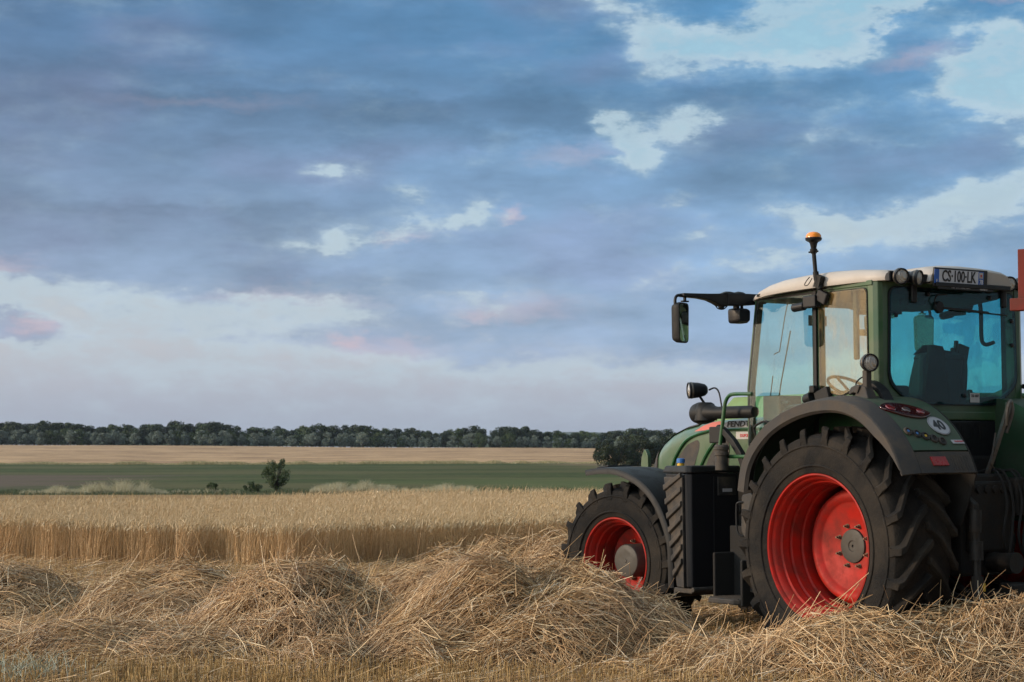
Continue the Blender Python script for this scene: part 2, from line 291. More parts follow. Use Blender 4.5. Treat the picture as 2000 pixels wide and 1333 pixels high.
def g_stubble(t, O, b):
    n1 = t.noise(O, 14, 8, .7); n2 = t.noise(O, .7, 5, .6); n3 = t.noise(t.mapping(O, scale=(.35, 9, 1)), 1.6, 5, .6)
    c = t.mix(t.maprange(n1, .3, .7, 0, 1), (.15,.09,.045), (.42,.28,.14))
    c = t.mix(t.maprange(n3, .35, .65, 0, .55), c, (.46,.31,.16))
    bb = t.node('ShaderNodeBump'); bb.inputs['Distance'].default_value = .05; t.link(n1, bb.inputs['Height']); t.link(bb.outputs[0], b.inputs['Normal'])
    return t.mix(t.maprange(n2, .4, .7, 0, .4), c, (.20,.13,.065))
def g_meadow(t, O, b):
    n1 = t.noise(t.mapping(O, scale=(.25, 1, 1)), .12, 6, .6); n2 = t.noise(t.mapping(O, scale=(.5, .22, 1)), 1.6, 8, .75); n3 = t.noise(t.mapping(O, scale=(.02, .06, 1)), 1, 5, .6)
    c = t.mix(t.maprange(n2, .3, .7, 0, 1), (.020,.030,.006), (.060,.082,.016))
    c = t.mix(t.maprange(n3, .45, .6, 0, .55), c, (.12,.095,.040))
    s_ = t.node('ShaderNodeSeparateXYZ'); t.link(O, s_.inputs[0])
    # ploughed brown earth at the lower left, yellowing grass on the near right
    wob = t.math('MULTIPLY', t.math('SUBTRACT', n1, .5), 60)
    br = t.math('MULTIPLY', t.maprange(t.math('ADD', s_.outputs[0], wob), -54, -36, 1, 0, 'SMOOTHSTEP'), t.maprange(t.math('ADD', s_.outputs[1], t.math('MULTIPLY', wob, .4)), 205, 228, 1, 0, 'SMOOTHSTEP'))
    c = t.mix(br, c, t.mix(n2, (.075,.052,.036), (.13,.092,.062)))
    yl = t.math('MULTIPLY', t.maprange(t.math('ADD', s_.outputs[0], wob), -18, 5, 0, 1, 'SMOOTHSTEP'), t.maprange(s_.outputs[1], 170, 205, 1, 0, 'SMOOTHSTEP'))
    c = t.mix(t.math('MULTIPLY', yl, .75), c, t.mix(n2, (.060,.085,.022), (.12,.13,.045)))
    ed = t.math('MULTIPLY', t.maprange(t.math('ADD', s_.outputs[0], wob), 2, 14, 0, 1, 'SMOOTHSTEP'), t.maprange(s_.outputs[1], 220, 260, 0, 1, 'SMOOTHSTEP'))
    return t.mix(t.math('MULTIPLY', ed, .8), c, (.19,.135,.075))
def g_grain(t, O, b):
    n1 = t.noise(t.mapping(O, scale=(.045, .05, 1)), 1.1, 9, .72, 1.2); n2 = t.noise(t.mapping(O, scale=(.25, .12, 1)), 1.3, 7, .75)
    c = t.mix(t.maprange(n1, .36, .56, 0, 1), (.19,.110,.058), (.52,.335,.185))
    return t.mix(t.maprange(n2, .42, .66, 0, .5), c, (.29,.175,.095))
def g_far(t, O, b): return t.mix(t.noise(O, .004, 5, .6), (.03,.045,.02), (.07,.085,.04))
def g_hill(t, O, b): return t.mix(t.noise(O, .006, 6, .6), (.025,.04,.022), (.05,.07,.035))
M_['g_stubble'] = ground_mat('stubble_ground', g_stubble); M_['g_meadow'] = ground_mat('meadow', g_meadow)
M_['g_grain'] = ground_mat('standing_grain_far', g_grain); M_['g_far'] = ground_mat('woodland_floor', g_far); M_['g_hill'] = ground_mat('wooded_hill', g_hill)

# ------------------------------------------------------------------ object helpers
def tag(o, label=None, cat=None, group=None, kind=None):
    if label: o['label'] = label
    if cat: o['category'] = cat
    if group: o['group'] = group
    if kind: o['kind'] = kind
    return o
def empty(name, loc=(0,0,0), rot=(0,0,0)):
    o = bpy.data.objects.new(name, None); o.empty_display_size = .3; col.objects.link(o); o.location = loc; o.rotation_euler = rot; return o
def mesh_np(name, V, F4=None, F3=None, smooth=False):
    me = bpy.data.meshes.new(name)
    V = np.asarray(V, np.float32); me.vertices.add(len(V)); me.vertices.foreach_set('co', V.ravel())
    L = []; starts = []; n = 0
    if F4 is not None and len(F4):
        F4 = np.asarray(F4, np.int32); L.append(F4.ravel()); starts.append(np.arange(len(F4))*4); n = len(F4)*4
    if F3 is not None and len(F3):
        F3 = np.asarray(F3, np.int32); L.append(F3.ravel()); starts.append(n+np.arange(len(F3))*3)
    L = np.concatenate(L).astype(np.int32); S = np.concatenate(starts).astype(np.int32)
    me.loops.add(len(L)); me.loops.foreach_set('vertex_index', L)
    me.polygons.add(len(S)); me.polygons.foreach_set('loop_start', S)
    me.update(calc_edges=True)
    if smooth: me.polygons.foreach_set('use_smooth', [True]*len(S))
    return me
class MB:
    def __init__(s): s.v = []; s.f = []
    def add(s, V, F):
        b = len(s.v); s.v += [tuple(map(float, p)) for p in V]; s.f += [tuple(i+b for i in f) for f in F]; return s
    def box(s, c, d, rot=None):
        h = [x/2 for x in d]; V = [Vector((a*h[0], b*h[1], e*h[2])) for a in (-1,1) for b in (-1,1) for e in (-1,1)]
        if rot: m = Matrix.Rotation(R_(rot[2]),3,'Z') @ Matrix.Rotation(R_(rot[1]),3,'Y') @ Matrix.Rotation(R_(rot[0]),3,'X'); V = [m @ p for p in V]
        V = [p+Vector(c) for p in V]
        return s.add(V, [(0,1,3,2),(4,6,7,5),(0,4,5,1),(2,3,7,6),(0,2,6,4),(1,5,7,3)])
    def prism(s, poly, fn0, fn1):           # poly 2-D points, fn maps (a,b)->3-D
        n = len(poly); V = [fn0(*p) for p in poly]+[fn1(*p) for p in poly]
        return s.add(V, [tuple(range(n))[::-1], tuple(range(n, 2*n))]+[(i, (i+1)%n, n+(i+1)%n, n+i) for i in range(n)])
    def rings(s, R, cap=True, closed=True):
        n = len(R[0]); V = [p for r in R for p in r]; F = []
        for k in range(len(R)-1):
            for i in range(n if closed else n-1):
                j = (i+1) % n; F.append((k*n+i, k*n+j, (k+1)*n+j, (k+1)*n+i))
        if cap: F.append(tuple(range(n))[::-1]); F.append(tuple((len(R)-1)*n+i for i in range(n)))
        return s.add(V, F)
    def tube(s, pts, r, n=10, cap=True):
        pts = [Vector(p) for p in pts]; rr = r if isinstance(r, (list, tuple)) else [r]*len(pts)
        R = []; up = Vector((0,0,1)); prev = None
        for i, p in enumerate(pts):
            a = pts[max(0,i-1)]; b = pts[min(len(pts)-1,i+1)]; d = (b-a).normalized()
            if prev is None: x = d.cross(up); x = x if x.length > .05 else d.cross(Vector((1,0,0)))
            else: x = prev - d*prev.dot(d)
            x.normalize(); prev = x; y = d.cross(x)
            R.append([p+(x*math.cos(t)+y*math.sin(t))*rr[i] for t in [2*math.pi*k/n for k in range(n)]])
        return s.rings(R, cap)
    def lathe(s, prof, c, axis='y', n=48, closed=False):   # prof: (along, radius)
        R = []
        for (a, r) in prof:
            ring = []
            for k in range(n):
                t = 2*math.pi*k/n; ca, sa = r*math.cos(t), r*math.sin(t)
                ring.append({'y': (c[0]+ca, c[1]+a, c[2]+sa), 'x': (c[0]+a, c[1]+ca, c[2]+sa), 'z': (c[0]+ca, c[1]+sa, c[2]+a)}[axis])
            R.append(ring)
        if closed: R.append(R[0]); return s.rings(R, False)
        return s.rings(R, True)
    def grid(s, G):
        m = len(G); n = len(G[0]); V = [p for r in G for p in r]
        return s.add(V, [(i*n+j, i*n+j+1, (i+1)*n+j+1, (i+1)*n+j) for i in range(m-1) for j in range(n-1)])
    def build(s, name, mt, parent=None, smooth=False, bevel=0, seg=2, solid=0, sub=0, ang=35):
        me = bpy.data.meshes.new(name); me.from_pydata(s.v, [], s.f); me.validate()
        bm = bmesh.new(); bm.from_mesh(me); bmesh.ops.remove_doubles(bm, verts=bm.verts, dist=1e-5); bmesh.ops.recalc_face_normals(bm, faces=bm.faces)
        if smooth:
            for e in bm.edges:
                if len(e.link_faces) == 2 and e.calc_face_angle(0) > R_(ang): e.smooth = False
            for f in bm.faces: f.smooth = True
        bm.to_mesh(me); bm.free()
        o = bpy.data.objects.new(name, me); col.objects.link(o); me.materials.append(mt if not isinstance(mt, str) else M_[mt])
        if solid: md_ = o.modifiers.new('solid', 'SOLIDIFY'); md_.thickness = solid; md_.offset = 0
        if bevel: md_ = o.modifiers.new('bevel', 'BEVEL'); md_.width = bevel; md_.segments = seg; md_.limit_method = 'ANGLE'; md_.angle_limit = R_(30)
        if sub: md_ = o.modifiers.new('sub', 'SUBSURF'); md_.levels = sub; md_.render_levels = sub
        if parent: o.parent = parent
        return o
def smooth_path(pts, k=6):
    P_ = [Vector(p) for p in pts]; out_ = []
    for i in range(len(P_)-1):
        p0 = P_[max(0,i-1)]; p1 = P_[i]; p2 = P_[i+1]; p3 = P_[min(len(P_)-1,i+2)]
        for j in range(k):
            t = j/k; out_.append(.5*((2*p1)+(-p0+p2)*t+(2*p0-5*p1+4*p2-p3)*t*t+(-p0+3*p1-3*p2+p3)*t**3))
    out_.append(P_[-1]); return out_
def roundpoly(poly, r, k=4):
    n = len(poly); o = []
    for i in range(n):
        p = Vector(poly[i]); a = Vector(poly[i-1]); b = Vector(poly[(i+1)%n])
        da = (a-p); db = (b-p); ra = min(r, da.length*.45); rb = min(r, db.length*.45)
        s_ = p+da.normalized()*ra; e_ = p+db.normalized()*rb
        for j in range(k+1):
            t = j/k; o.append(tuple((1-t)**2*s_+2*t*(1-t)*p+t*t*e_))
    return o
def text(name, s, size, mt, parent, loc, xdir, ydir, sx=1, bold=0, shear=0, align='CENTER'):
    cu = bpy.data.curves.new(name, 'FONT'); cu.body = s; cu.size = size; cu.extrude = .0012; cu.offset = bold; cu.shear = shear
    cu.align_x = align; cu.align_y = 'CENTER'; cu.resolution_u = 3
    t = bpy.data.objects.new(name+'_src', cu); col.objects.link(t); dg = bpy.context.evaluated_depsgraph_get(); dg.update()
    me = bpy.data.meshes.new_from_object(t.evaluated_get(dg)); bpy.data.objects.remove(t); me.name = name
    x = Vector(xdir).normalized(); y = Vector(ydir); y = (y-x*y.dot(x)).normalized(); z = x.cross(y)
    m = Matrix(((x[0]*sx, y[0], z[0], loc[0]), (x[1]*sx, y[1], z[1], loc[1]), (x[2]*sx, y[2], z[2], loc[2]), (0,0,0,1)))
    me.transform(m); me.materials.clear(); me.materials.append(M_[mt])
    o = bpy.data.objects.new(name, me); col.objects.link(o); o.parent = parent; return o
# ------------------------------------------------------------------ terrain
PROF = np.array([(-60,0),(60,0),(75,-.6),(90,-1.3),(130,-2.2),(150,-2.4),(200,-2.1),(250,-1.95),(300,-1.77),(450,-1.0),(700,.45),(760,.75),(1500,1.0),(9000,1.0)])
def ground_z(x, y):
    z = np.interp(y, PROF[:,0], PROF[:,1])
    t = np.clip((np.asarray(y)-250)/450, 0, 1)
    z = z - .0065*np.clip(np.asarray(x)+190, -150, 330)*t*np.where(np.asarray(y) > 760, 1, 1)
    z = z + .12*np.sin(np.asarray(x)*.045+1)*np.clip((np.asarray(y)-70)/100, 0, 1)
    return z
def strip(name, y0, y1, ny, x0, x1, nx, mt):
    ys = np.linspace(y0, y1, ny); xs = np.linspace(x0, x1, nx); X, Y = np.meshgrid(xs, ys); Z = ground_z(X, Y)
    V = np.stack([X, Y, Z], -1).reshape(-1, 3); i = np.arange((ny-1)*nx).reshape(ny-1, nx)[:, :-1].ravel()
    F = np.stack([i, i+1, i+nx+1, i+nx], -1)
    me = mesh_np(name, V, F, smooth=True); me.materials.append(M_[mt]); o = bpy.data.objects.new(name, me); col.objects.link(o); tag(o, kind='structure'); return o
strip('stubble_field', -60, 75, 28, -120, 120, 30, 'g_stubble')
strip('green_field', 75, 250, 36, -240, 240, 40, 'g_meadow').name = 'green_field'
strip('green_field_edge', 250, 302, 14, -240, 240, 40, 'g_meadow').name = 'meadow_edge'
strip('grain_field', 302, 706, 60, -420, 420, 60, 'g_grain')
strip('far_ground', 706, 9000, 30, -4500, 4500, 40, 'g_far')
# low hills on the horizon
def hills():
    xs = np.linspace(-3500, 4200, 160); ys = np.linspace(4200, 6800, 24); X, Y = np.meshgrid(xs, ys)
    r = 22*np.exp(-((X-380)/260)**2)+24*np.exp(-((X-1050)/330)**2)+16*np.exp(-((X+900)/900)**2)*.6+9*np.sin(X*.004+2)+4*np.sin(X*.013)
    env = np.sin(np.pi*np.clip((Y-4200)/2600, 0, 1))
    Z = 1+np.clip(r+8, 0, 60)*env
    V = np.stack([X, Y, Z], -1).reshape(-1, 3); nx = 160; i = np.arange(23*nx).reshape(23, nx)[:, :-1].ravel()
    me = mesh_np('distant_hills', V, np.stack([i, i+1, i+nx+1, i+nx], -1), smooth=True); me.materials.append(M_['g_hill'])
    o = bpy.data.objects.new('distant_hills', me); col.objects.link(o); tag(o, kind='structure')
hills()

# ------------------------------------------------------------------ strands: many thin tapered prisms in one mesh
def strands(P, taper=.75, sides=3):
    """P: (N,K,3) centre lines, W: widths (N,)"""
    P, W = P
    N, K, _ = P.shape
    T = np.gradient(P, axis=1); T /= np.linalg.norm(T, axis=2, keepdims=True)+1e-9
    ref = rng.normal(size=(N, 1, 3)); X = np.cross(T, ref); X /= np.linalg.norm(X, axis=2, keepdims=True)+1e-9; Y = np.cross(T, X)
    th = np.arange(sides)*2*np.pi/sides; w = (W[:, None]*.5*np.linspace(1, taper, K)[None, :])[..., None, None]
    V = P[:, :, None, :]+(X[:, :, None, :]*np.cos(th)[None, None, :, None]+Y[:, :, None, :]*np.sin(th)[None, None, :, None])*w
    V = V.reshape(-1, 3); base = np.arange(N)[:, None, None]*K*sides; k = np.arange(K-1)[None, :, None]*sides; j = np.arange(sides)[None, None, :]; j2 = (j+1) % sides
    F = np.stack([base+k+j, base+k+j2, base+k+sides+j2, base+k+sides+j], -1).reshape(-1, 4)
    return V, F
def link_mesh(name, me, mt, parent=None):
    me.materials.append(M_[mt]); o = bpy.data.objects.new(name, me); col.objects.link(o); o.parent = parent; return o
def vnoise(x, y, s, seed):
    r = np.random.default_rng(seed); G = r.random((64, 64)); x = np.asarray(x)/s+17.3; y = np.asarray(y)/s+31.7
    xi = np.floor(x).astype(int); yi = np.floor(y).astype(int); fx = x-xi; fy = y-yi; fx = fx*fx*(3-2*fx); fy = fy*fy*(3-2*fy)
    g = lambda a, b: G[a % 64, b % 64]
    return (g(xi,yi)*(1-fx)+g(xi+1,yi)*fx)*(1-fy)+(g(xi,yi+1)*(1-fx)+g(xi+1,yi+1)*fx)*fy

# ------------------------------------------------------------------ straw heaps
# (x, y, rx, ry, rot deg, height, straws, main direction deg, direction spread deg, label)
HEAPS = [
 (.10, 14.85, 1.75, 1.15, -9, .655, 31000, -10, 26, 'largest straw heap, rounded and combed flat, in front of the front wheel'),
 (3.15, 13.50, 2.05, 1.0, -3, .45, 32000, 5, 42, 'straw heap lying against the rear wheel at the lower right'),
 (-1.80, 15.95, 1.05, 2.25, 10, .62, 24000, 65, 45, 'peaked straw heap with a pointed top, left of the largest heap'),
 (.10, 19.6, 1.7, 1.35, 12, .70, 15000, 15, 45, 'straw heap at the foot of the wheat, left of the front tyre'),
 (-3.25, 18.2, 1.15, 1.75, 10, .44, 14000, 28, 28, 'low combed straw heap in the left middle, left of the peaked heap'),
 (-5.35, 18.7, 1.35, 1.7, 8, .43, 11000, 22, 28, 'low straw heap cut by the left edge of the picture'),
 (-3.3, 14.85, 1.75, .95, -8, .30, 15000, 8, 34, 'thin flat straw heap at the lower left in front of the combed heaps'),
 (1.55, 13.75, 1.35, .60, 8, .17, 9000, 10, 38, 'thin tongue of straw running from the right heap towards the centre'),
]
def heap_q(h, x, y):
    cx, cy, rx, ry, rot = h[:5]; c, s = math.cos(R_(rot)), math.sin(R_(rot)); a = (x-cx)*c+(y-cy)*s; b = -(x-cx)*s+(y-cy)*c
    return np.sqrt((a/rx)**2+(b/ry)**2)
def heap_h(h, x, y, i=0):
    q = heap_q(h, x, y); n = vnoise(x, y, .55, 11+i)-.5; n2 = vnoise(x, y, .22, 50+i)-.5
    e = np.clip(1-(q*(1+.34*n))**2.3, 0, 1)**(1.0 if h[6] > 30000 else 1.25)
    n3 = np.abs(vnoise(x, y, .8, 70+i)-.5)*2; nl = vnoise(x, y, 1.1, 130+i)-.5; z = h[5]*e*(1.0+.50*n+.38*nl+.16*n2-.38*(1-n3)**3)
    if abs(h[0]+1.85) < .01:       # the pointed top
        z = z+.16*np.exp(-(((x+1.83)/.24)**2+((y-16.9)/.35)**2))
    return z
def make_heap(i, h):
    cx, cy, rx, ry, rot, H, n, dirn, spread, label = h
    nx, ny = 72, 60; m = max(rx, ry)*1.02
    gx = np.linspace(cx-m, cx+m, nx); gy = np.linspace(cy-m, cy+m, ny); X, Y = np.meshgrid(gx, gy)
    Z = heap_h(h, X, Y, i)-.085; keep = heap_q(h, X, Y) < 1.06
    V = np.stack([X, Y, np.maximum(Z, -.03)], -1).reshape(-1, 3); idx = np.arange((ny-1)*nx).reshape(ny-1, nx)[:, :-1].ravel()
    F = np.stack([idx, idx+1, idx+nx+1, idx+nx], -1); kk = keep.ravel(); F = F[kk[F].all(axis=1)]
    me = mesh_np('straw_heap', V, F, smooth=True); root = link_mesh('straw_heap', me, 'straw_core'); tag(root, label, 'straw heap', 'heaps of cut straw')
    # straws on and just above the surface, denser on the camera side
    q = rng.random(n)**.5*1.02; t = rng.random(n)*2*np.pi; a = q*np.cos(t)*rx*1.06; b = q*np.sin(t)*ry*1.06
    c, s = math.cos(R_(rot)), math.sin(R_(rot)); x = cx+a*c-b*s; y = cy+a*s+b*c
    z = heap_h(h, x, y, i); e = .04; gxx = (heap_h(h, x+e, y, i)-z)/e; gyy = (heap_h(h, x, y+e, i)-z)/e
    clump = vnoise(x, y, .45, 90+i)
    ang = R_(dirn)+(clump-.5)*2.9+rng.normal(0, R_(spread)*.75, n)+np.where(rng.random(n) < .18, rng.random(n)*3.14, 0)
    L = np.clip(rng.gamma(6, .050, n), .08, .62)
    bits = rng.random(n) < .20; L = np.where(bits, rng.uniform(.025, .08, n), L)
    dxv, dyv = np.cos(ang), np.sin(ang); slope = np.clip(gxx*dxv+gyy*dyv, -.65, .65)
    wild = rng.random(n) < .055; pitch = rng.normal(0, .11, n)+np.where(wild, rng.random(n)**1.3*1.0, 0)
    zz = slope+np.tan(np.clip(pitch, -1.1, 1.25)); d = np.stack([dxv, dyv, zz], -1); d /= np.linalg.norm(d, axis=1, keepdims=True)
    lift = rng.normal(0, .035, n)*(.6+H)+.004
    mid = np.stack([x, y, z+lift], -1); up = np.array([0, 0, 1.])
    bend = (rng.normal(0, .10, n)*L)[:, None]*np.cross(d, rng.normal(size=(n, 3)))
    K = 4; tt = np.linspace(-.5, .5, K); P_ = mid[:, None, :]+d[:, None, :]*(L[:, None]*tt[None, :])[..., None]+bend[:, None, :]*(.25-tt**2)[None, :, None]*2
    P_[wild, :, 2] += (L[wild]*.35*np.abs(d[wild, 2]))[:, None]
    P_[..., 2] = np.maximum(P_[..., 2], .004)
    W = rng.uniform(.0038, .0080, n)*np.where(bits, 1.25, 1)
    V, F = strands((P_, W)); link_mesh('straw', mesh_np('straw', V, F), 'straw', root)['kind'] = 'stuff'
M_['straw_core'] = ground_mat('shaded_straw_core', lambda t, O, b: t.mix(t.maprange(t.noise(t.mapping(O, rot=(0, 0, .3), scale=(3, 16, 10)), 3.5, 8, .7, .8), .35, .65, 0, 1), (.030,.016,.007), (.16,.095,.045)))  # shade in the gaps between straws is put into this dark core colour
for i, h in enumerate(HEAPS): make_heap(i, h)
def tot_h(x, y):
    z = np.zeros_like(x)
    for i, h in enumerate(HEAPS): z = np.maximum(z, heap_h(h, x, y, i))
    return z
# loose straw lying between the heaps
def litter():
    n = 44000; y = 12.8+rng.random(n)**1.3*13.5; x = (rng.random(n)-.5)*2*(y*.30+1.0)
    k = (tot_h(x, y) < .05) & ~((y < 14.0) & (x < -.9) & (x > -2.9) & (rng.random(n) < .85)); x, y = x[k], y[k]; n = len(x)
    ang = rng.normal(.2, .8, n); L = np.clip(rng.gamma(6, .04, n), .06, .5); pitch = np.abs(rng.normal(0, .18, n))
    d = np.stack([np.cos(ang)*np.cos(pitch), np.sin(ang)*np.cos(pitch), np.sin(pitch)], -1)
    mid = np.stack([x, y, .02+.07*rng.random(n)*(y > 14.5)+L*.5*np.sin(pitch)], -1); tt = np.linspace(-.5, .5, 3)
    P_ = mid[:, None, :]+d[:, None, :]*(L[:, None]*tt)[..., None]; P_[:, 1, 2] += .02*rng.random(n)
    V, F = strands((P_, rng.uniform(.0035, .0072, n))); o = link_mesh('loose_straw', mesh_np('loose_straw', V, F), 'straw'); tag(o, 'thin loose straw scattered over the stubble between the heaps', 'straw', kind='stuff')
litter()
def stubble():
    xs = []; ys = []
    for (y0, y1, dens, m) in ((12.5, 16.5, 620, 5.2), (16.5, 26, 160, 9), (26, 58, 22, 16)):
        n = int((y1-y0)*2*m*dens); y = rng.uniform(y0, y1, n); x = rng.uniform(-m, m, n)
        a = R_(14); r = np.round((y*math.cos(a)-x*math.sin(a))/.125)*.125; off = (y*math.cos(a)-x*math.sin(a))-r
        y = y-off*.72*math.cos(a); x = x+off*.72*math.sin(a); xs.append(x); ys.append(y)
    x = np.concatenate(xs); y = np.concatenate(ys); k = (tot_h(x, y) < .10) & ~in_wheat(x, y); x, y = x[k], y[k]; n = len(x)
    H = np.clip(rng.normal(.13, .03, n), .05, .2); d = rng.normal(0, .10, (n, 2))
    P_ = np.zeros((n, 2, 3)); P_[:, 0] = np.stack([x, y, ground_z(x, y)-.01], -1); P_[:, 1] = P_[:, 0]+np.stack([d[:,0]*H, d[:,1]*H, H], -1)
    V, F = strands((P_, rng.uniform(.0035, .0060, n)), 1.0); o = link_mesh('stubble', mesh_np('stubble', V, F), 'stubble'); tag(o, 'short upright cut stubble stems in rows on the ground', 'stubble', kind='stuff')
# ------------------------------------------------------------------ wheat
FRONT = np.array([0, -.45])+np.array([(-16, 30.0), (-9.5, 27.3), (-4.45, 25.5), (-4.3, 26.0), (-3.4, 25.2), (-3.0, 25.0), (-1.2, 26.2), (1.5, 28.3), (6, 31.5), (14, 36)])
BACK = np.array([(-16, 33), (-9, 35.5), (-5.5, 37), (-3.2, 42), (14, 43)])
def in_wheat(x, y): return (y > np.interp(x, FRONT[:,0], FRONT[:,1])) & (y < np.interp(x, BACK[:,0], BACK[:,1]))
def wheat():
    pts = []
    for (lo, hi, dens) in ((0, 1.2, 520), (1.2, 4, 250), (4, 20, 150)):
        n = int(25*(hi-lo)*dens); x = rng.uniform(-13, 12, n); f = np.interp(x, FRONT[:,0], FRONT[:,1]); y = f+rng.uniform(lo, hi, n)+.10*np.sin(x*9)*(lo == 0)+.1*(vnoise(x, y if False else x*0, .3, 5)-.5)
        k = (y < np.interp(x, BACK[:,0], BACK[:,1])) & (np.abs(x) < y*.29+1.8) & (x < y*.29) & ~((x > 3) & (lo > 1)); pts.append(np.stack([x[k], y[k], np.full(k.sum(), lo)], -1))
    p = np.concatenate(pts); n = len(p); x, y, lo = p.T
    H = np.clip(rng.normal(.545, .035, n), .40, .66)+.06*(vnoise(x, y, 1.6, 7)-.5)
    # stems at the cut edge lean a little out of the crop
    lean = rng.normal(0, .045, (n, 2)); edge = y-np.interp(x, FRONT[:,0], FRONT[:,1]) < .25; lean[edge, 1] -= .04
    lx = .10*(vnoise(x, y*0, .8, 9)-.5)+.04+.20*(vnoise(x, y, .28, 19)-.5)*edge+.12*rng.normal(size=n)*edge*(rng.random(n) < .25); lean[:, 0] += lx
    z0 = np.where(lo > 3, H-.28, 0.)
    tt = np.array([0, .55, 1.]); P_ = np.zeros((n, 3, 3))
    for j, t in enumerate(tt):
        zz = z0+(H-z0)*t; fr = (zz/H); P_[:, j, 0] = x+lean[:, 0]*fr**1.5; P_[:, j, 1] = y+lean[:, 1]*fr**1.5; P_[:, j, 2] = zz
    V, F = strands((P_, rng.uniform(.004, .0065, n)), .8)
    root = link_mesh('wheat_field', mesh_np('wheat_field', V, F), 'wheat'); tag(root, 'ripe golden wheat standing in front of the green field', 'wheat', kind='stuff')
    # ears: nodding spindles, then awns
    tip = P_[:, 2]; az_ = rng.normal(.2, 1.1, n); nod = np.clip(rng.normal(.75, .45, n), 0, 1.9); Le = rng.uniform(.065, .095, n)
    K = 4; E_ = np.zeros((n, K, 3)); E_[:, 0] = tip; dirh = np.stack([np.cos(az_), np.sin(az_)], -1)
    for j in range(1, K):
        a = nod*(.4+.6*j/(K-1)); E_[:, j, :2] = E_[:, j-1, :2]+dirh*(np.sin(a)*Le/(K-1))[:, None]; E_[:, j, 2] = E_[:, j-1, 2]+np.cos(a)*Le/(K-1)
    V, F = strands((E_, np.full(n, .0150)), .55, 4)
    V = V.reshape(n, K, 4, 3); c = V.mean(axis=2, keepdims=True); sc_ = np.array([.35, 1.05, 1.0, .3])[None, :, None, None]; V = (c+(V-c)*sc_).reshape(-1, 3)
    a0 = E_[:, 2]; nA = 2; A_ = []
    for q in range(nA):
        d = (E_[:, 3]-E_[:, 1]); d /= np.linalg.norm(d, axis=1, keepdims=True); d = d+rng.normal(0, .22, (n, 3)); A_.append(np.stack([a0, a0+d*.085], 1))
    A_ = np.concatenate(A_); V2, F2 = strands((A_, np.full(len(A_), .0026)), .3)
    V = np.concatenate([V, V2]); F = np.concatenate([F, F2+len(V)-len(V2)])
    o = link_mesh('ears', mesh_np('ears', V, F), 'ear', root); o['kind'] = 'stuff'
wheat(); stubble()
# matted soil-and-stem layer inside the crop so no bare ground shows between stems
def blades(name, x, y, H, W, mt, label, cat, lean=.35, droop=.5, kind='stuff', parent=None, K=4):
    n = len(x); a = rng.random(n)*2*np.pi; L = rng.normal(lean, .2, n)*H; P_ = np.zeros((n, K, 3))
    for j in range(K):
        t = j/(K-1); P_[:, j, 0] = x+np.cos(a)*L*t**1.6; P_[:, j, 1] = y+np.sin(a)*L*t**1.6; P_[:, j, 2] = ground_z(x, y)-.01+H*(t-droop*.35*t**3)
    V, F = strands((P_, W), .2); o = link_mesh(name, mesh_np(name, V, F), mt, parent)
    if label: tag(o, label, cat, kind=kind)
    return o
# pale grass clump at the lower left corner
n = 190; x = rng.normal(-3.50, .19, n); y = rng.normal(13.25, .2, n)
blades('grass_clump', x, y, rng.uniform(.14, .33, n)*np.where(rng.random(n) < .05, 1.35, 1), rng.uniform(.006, .011, n), 'paleblade', 'pale grey green clump of grass blades in the lower left corner', 'grass', .5, .6, kind='stuff')
# dry grass tufts along the far side of the wheat
def tufts():
    xs, ys, hs = [], [], []
    for (px0, px1, n, h0) in ((40, 335, 3400, .62), (120, 330, 1800, .95), (605, 800, 3200, .75), (800, 940, 1700, .62), (330, 480, 500, .4), (1000, 1080, 300, .25)):
        px = rng.uniform(px0, px1, n); Y = rng.uniform(146, 153, n); c = vnoise(px, px*0, 16, 3)*.9+.25; c2 = np.sin((px-px0)/(px1-px0)*np.pi)**.4
        xs.append((px-1000)/3600*Y); ys.append(Y); hs.append(1.5*h0*c*c2*rng.uniform(.5, 1.1, n))
    x = np.concatenate(xs); y = np.concatenate(ys); h = np.concatenate(hs)
    blades('dry_grass_strip', x, y, h, rng.uniform(.02, .045, len(x)), 'drygrass', 'pale dry grass tufts along the edge of the green field', 'grass', .35, .5, K=3)
    n = 9000; px = rng.uniform(-40, 1150, n); Y = rng.uniform(140, 156, n); x = (px-1000)/3600*Y
    blades('weed_strip', x, Y, rng.uniform(.08, .38, n)*(vnoise(px, px*0, 30, 8)+.3), rng.uniform(.03, .06, n), 'greengrass', 'low dark weeds at the bottom of the green field', 'weeds', .35, .4, K=3)
    n = 16000; Y = rng.uniform(296, 304, n); px = rng.uniform(-40, 1200, n); x = (px-1000)/3600*Y
    blades('field_margin_grass', x, Y, rng.uniform(.2, .75, n)*(vnoise(px, px*0, 25, 18)+.2), rng.uniform(.06, .12, n), 'tuft', 'rough grass margin between the green field and the far grain', 'grass', .35, .4, K=3)
tufts()
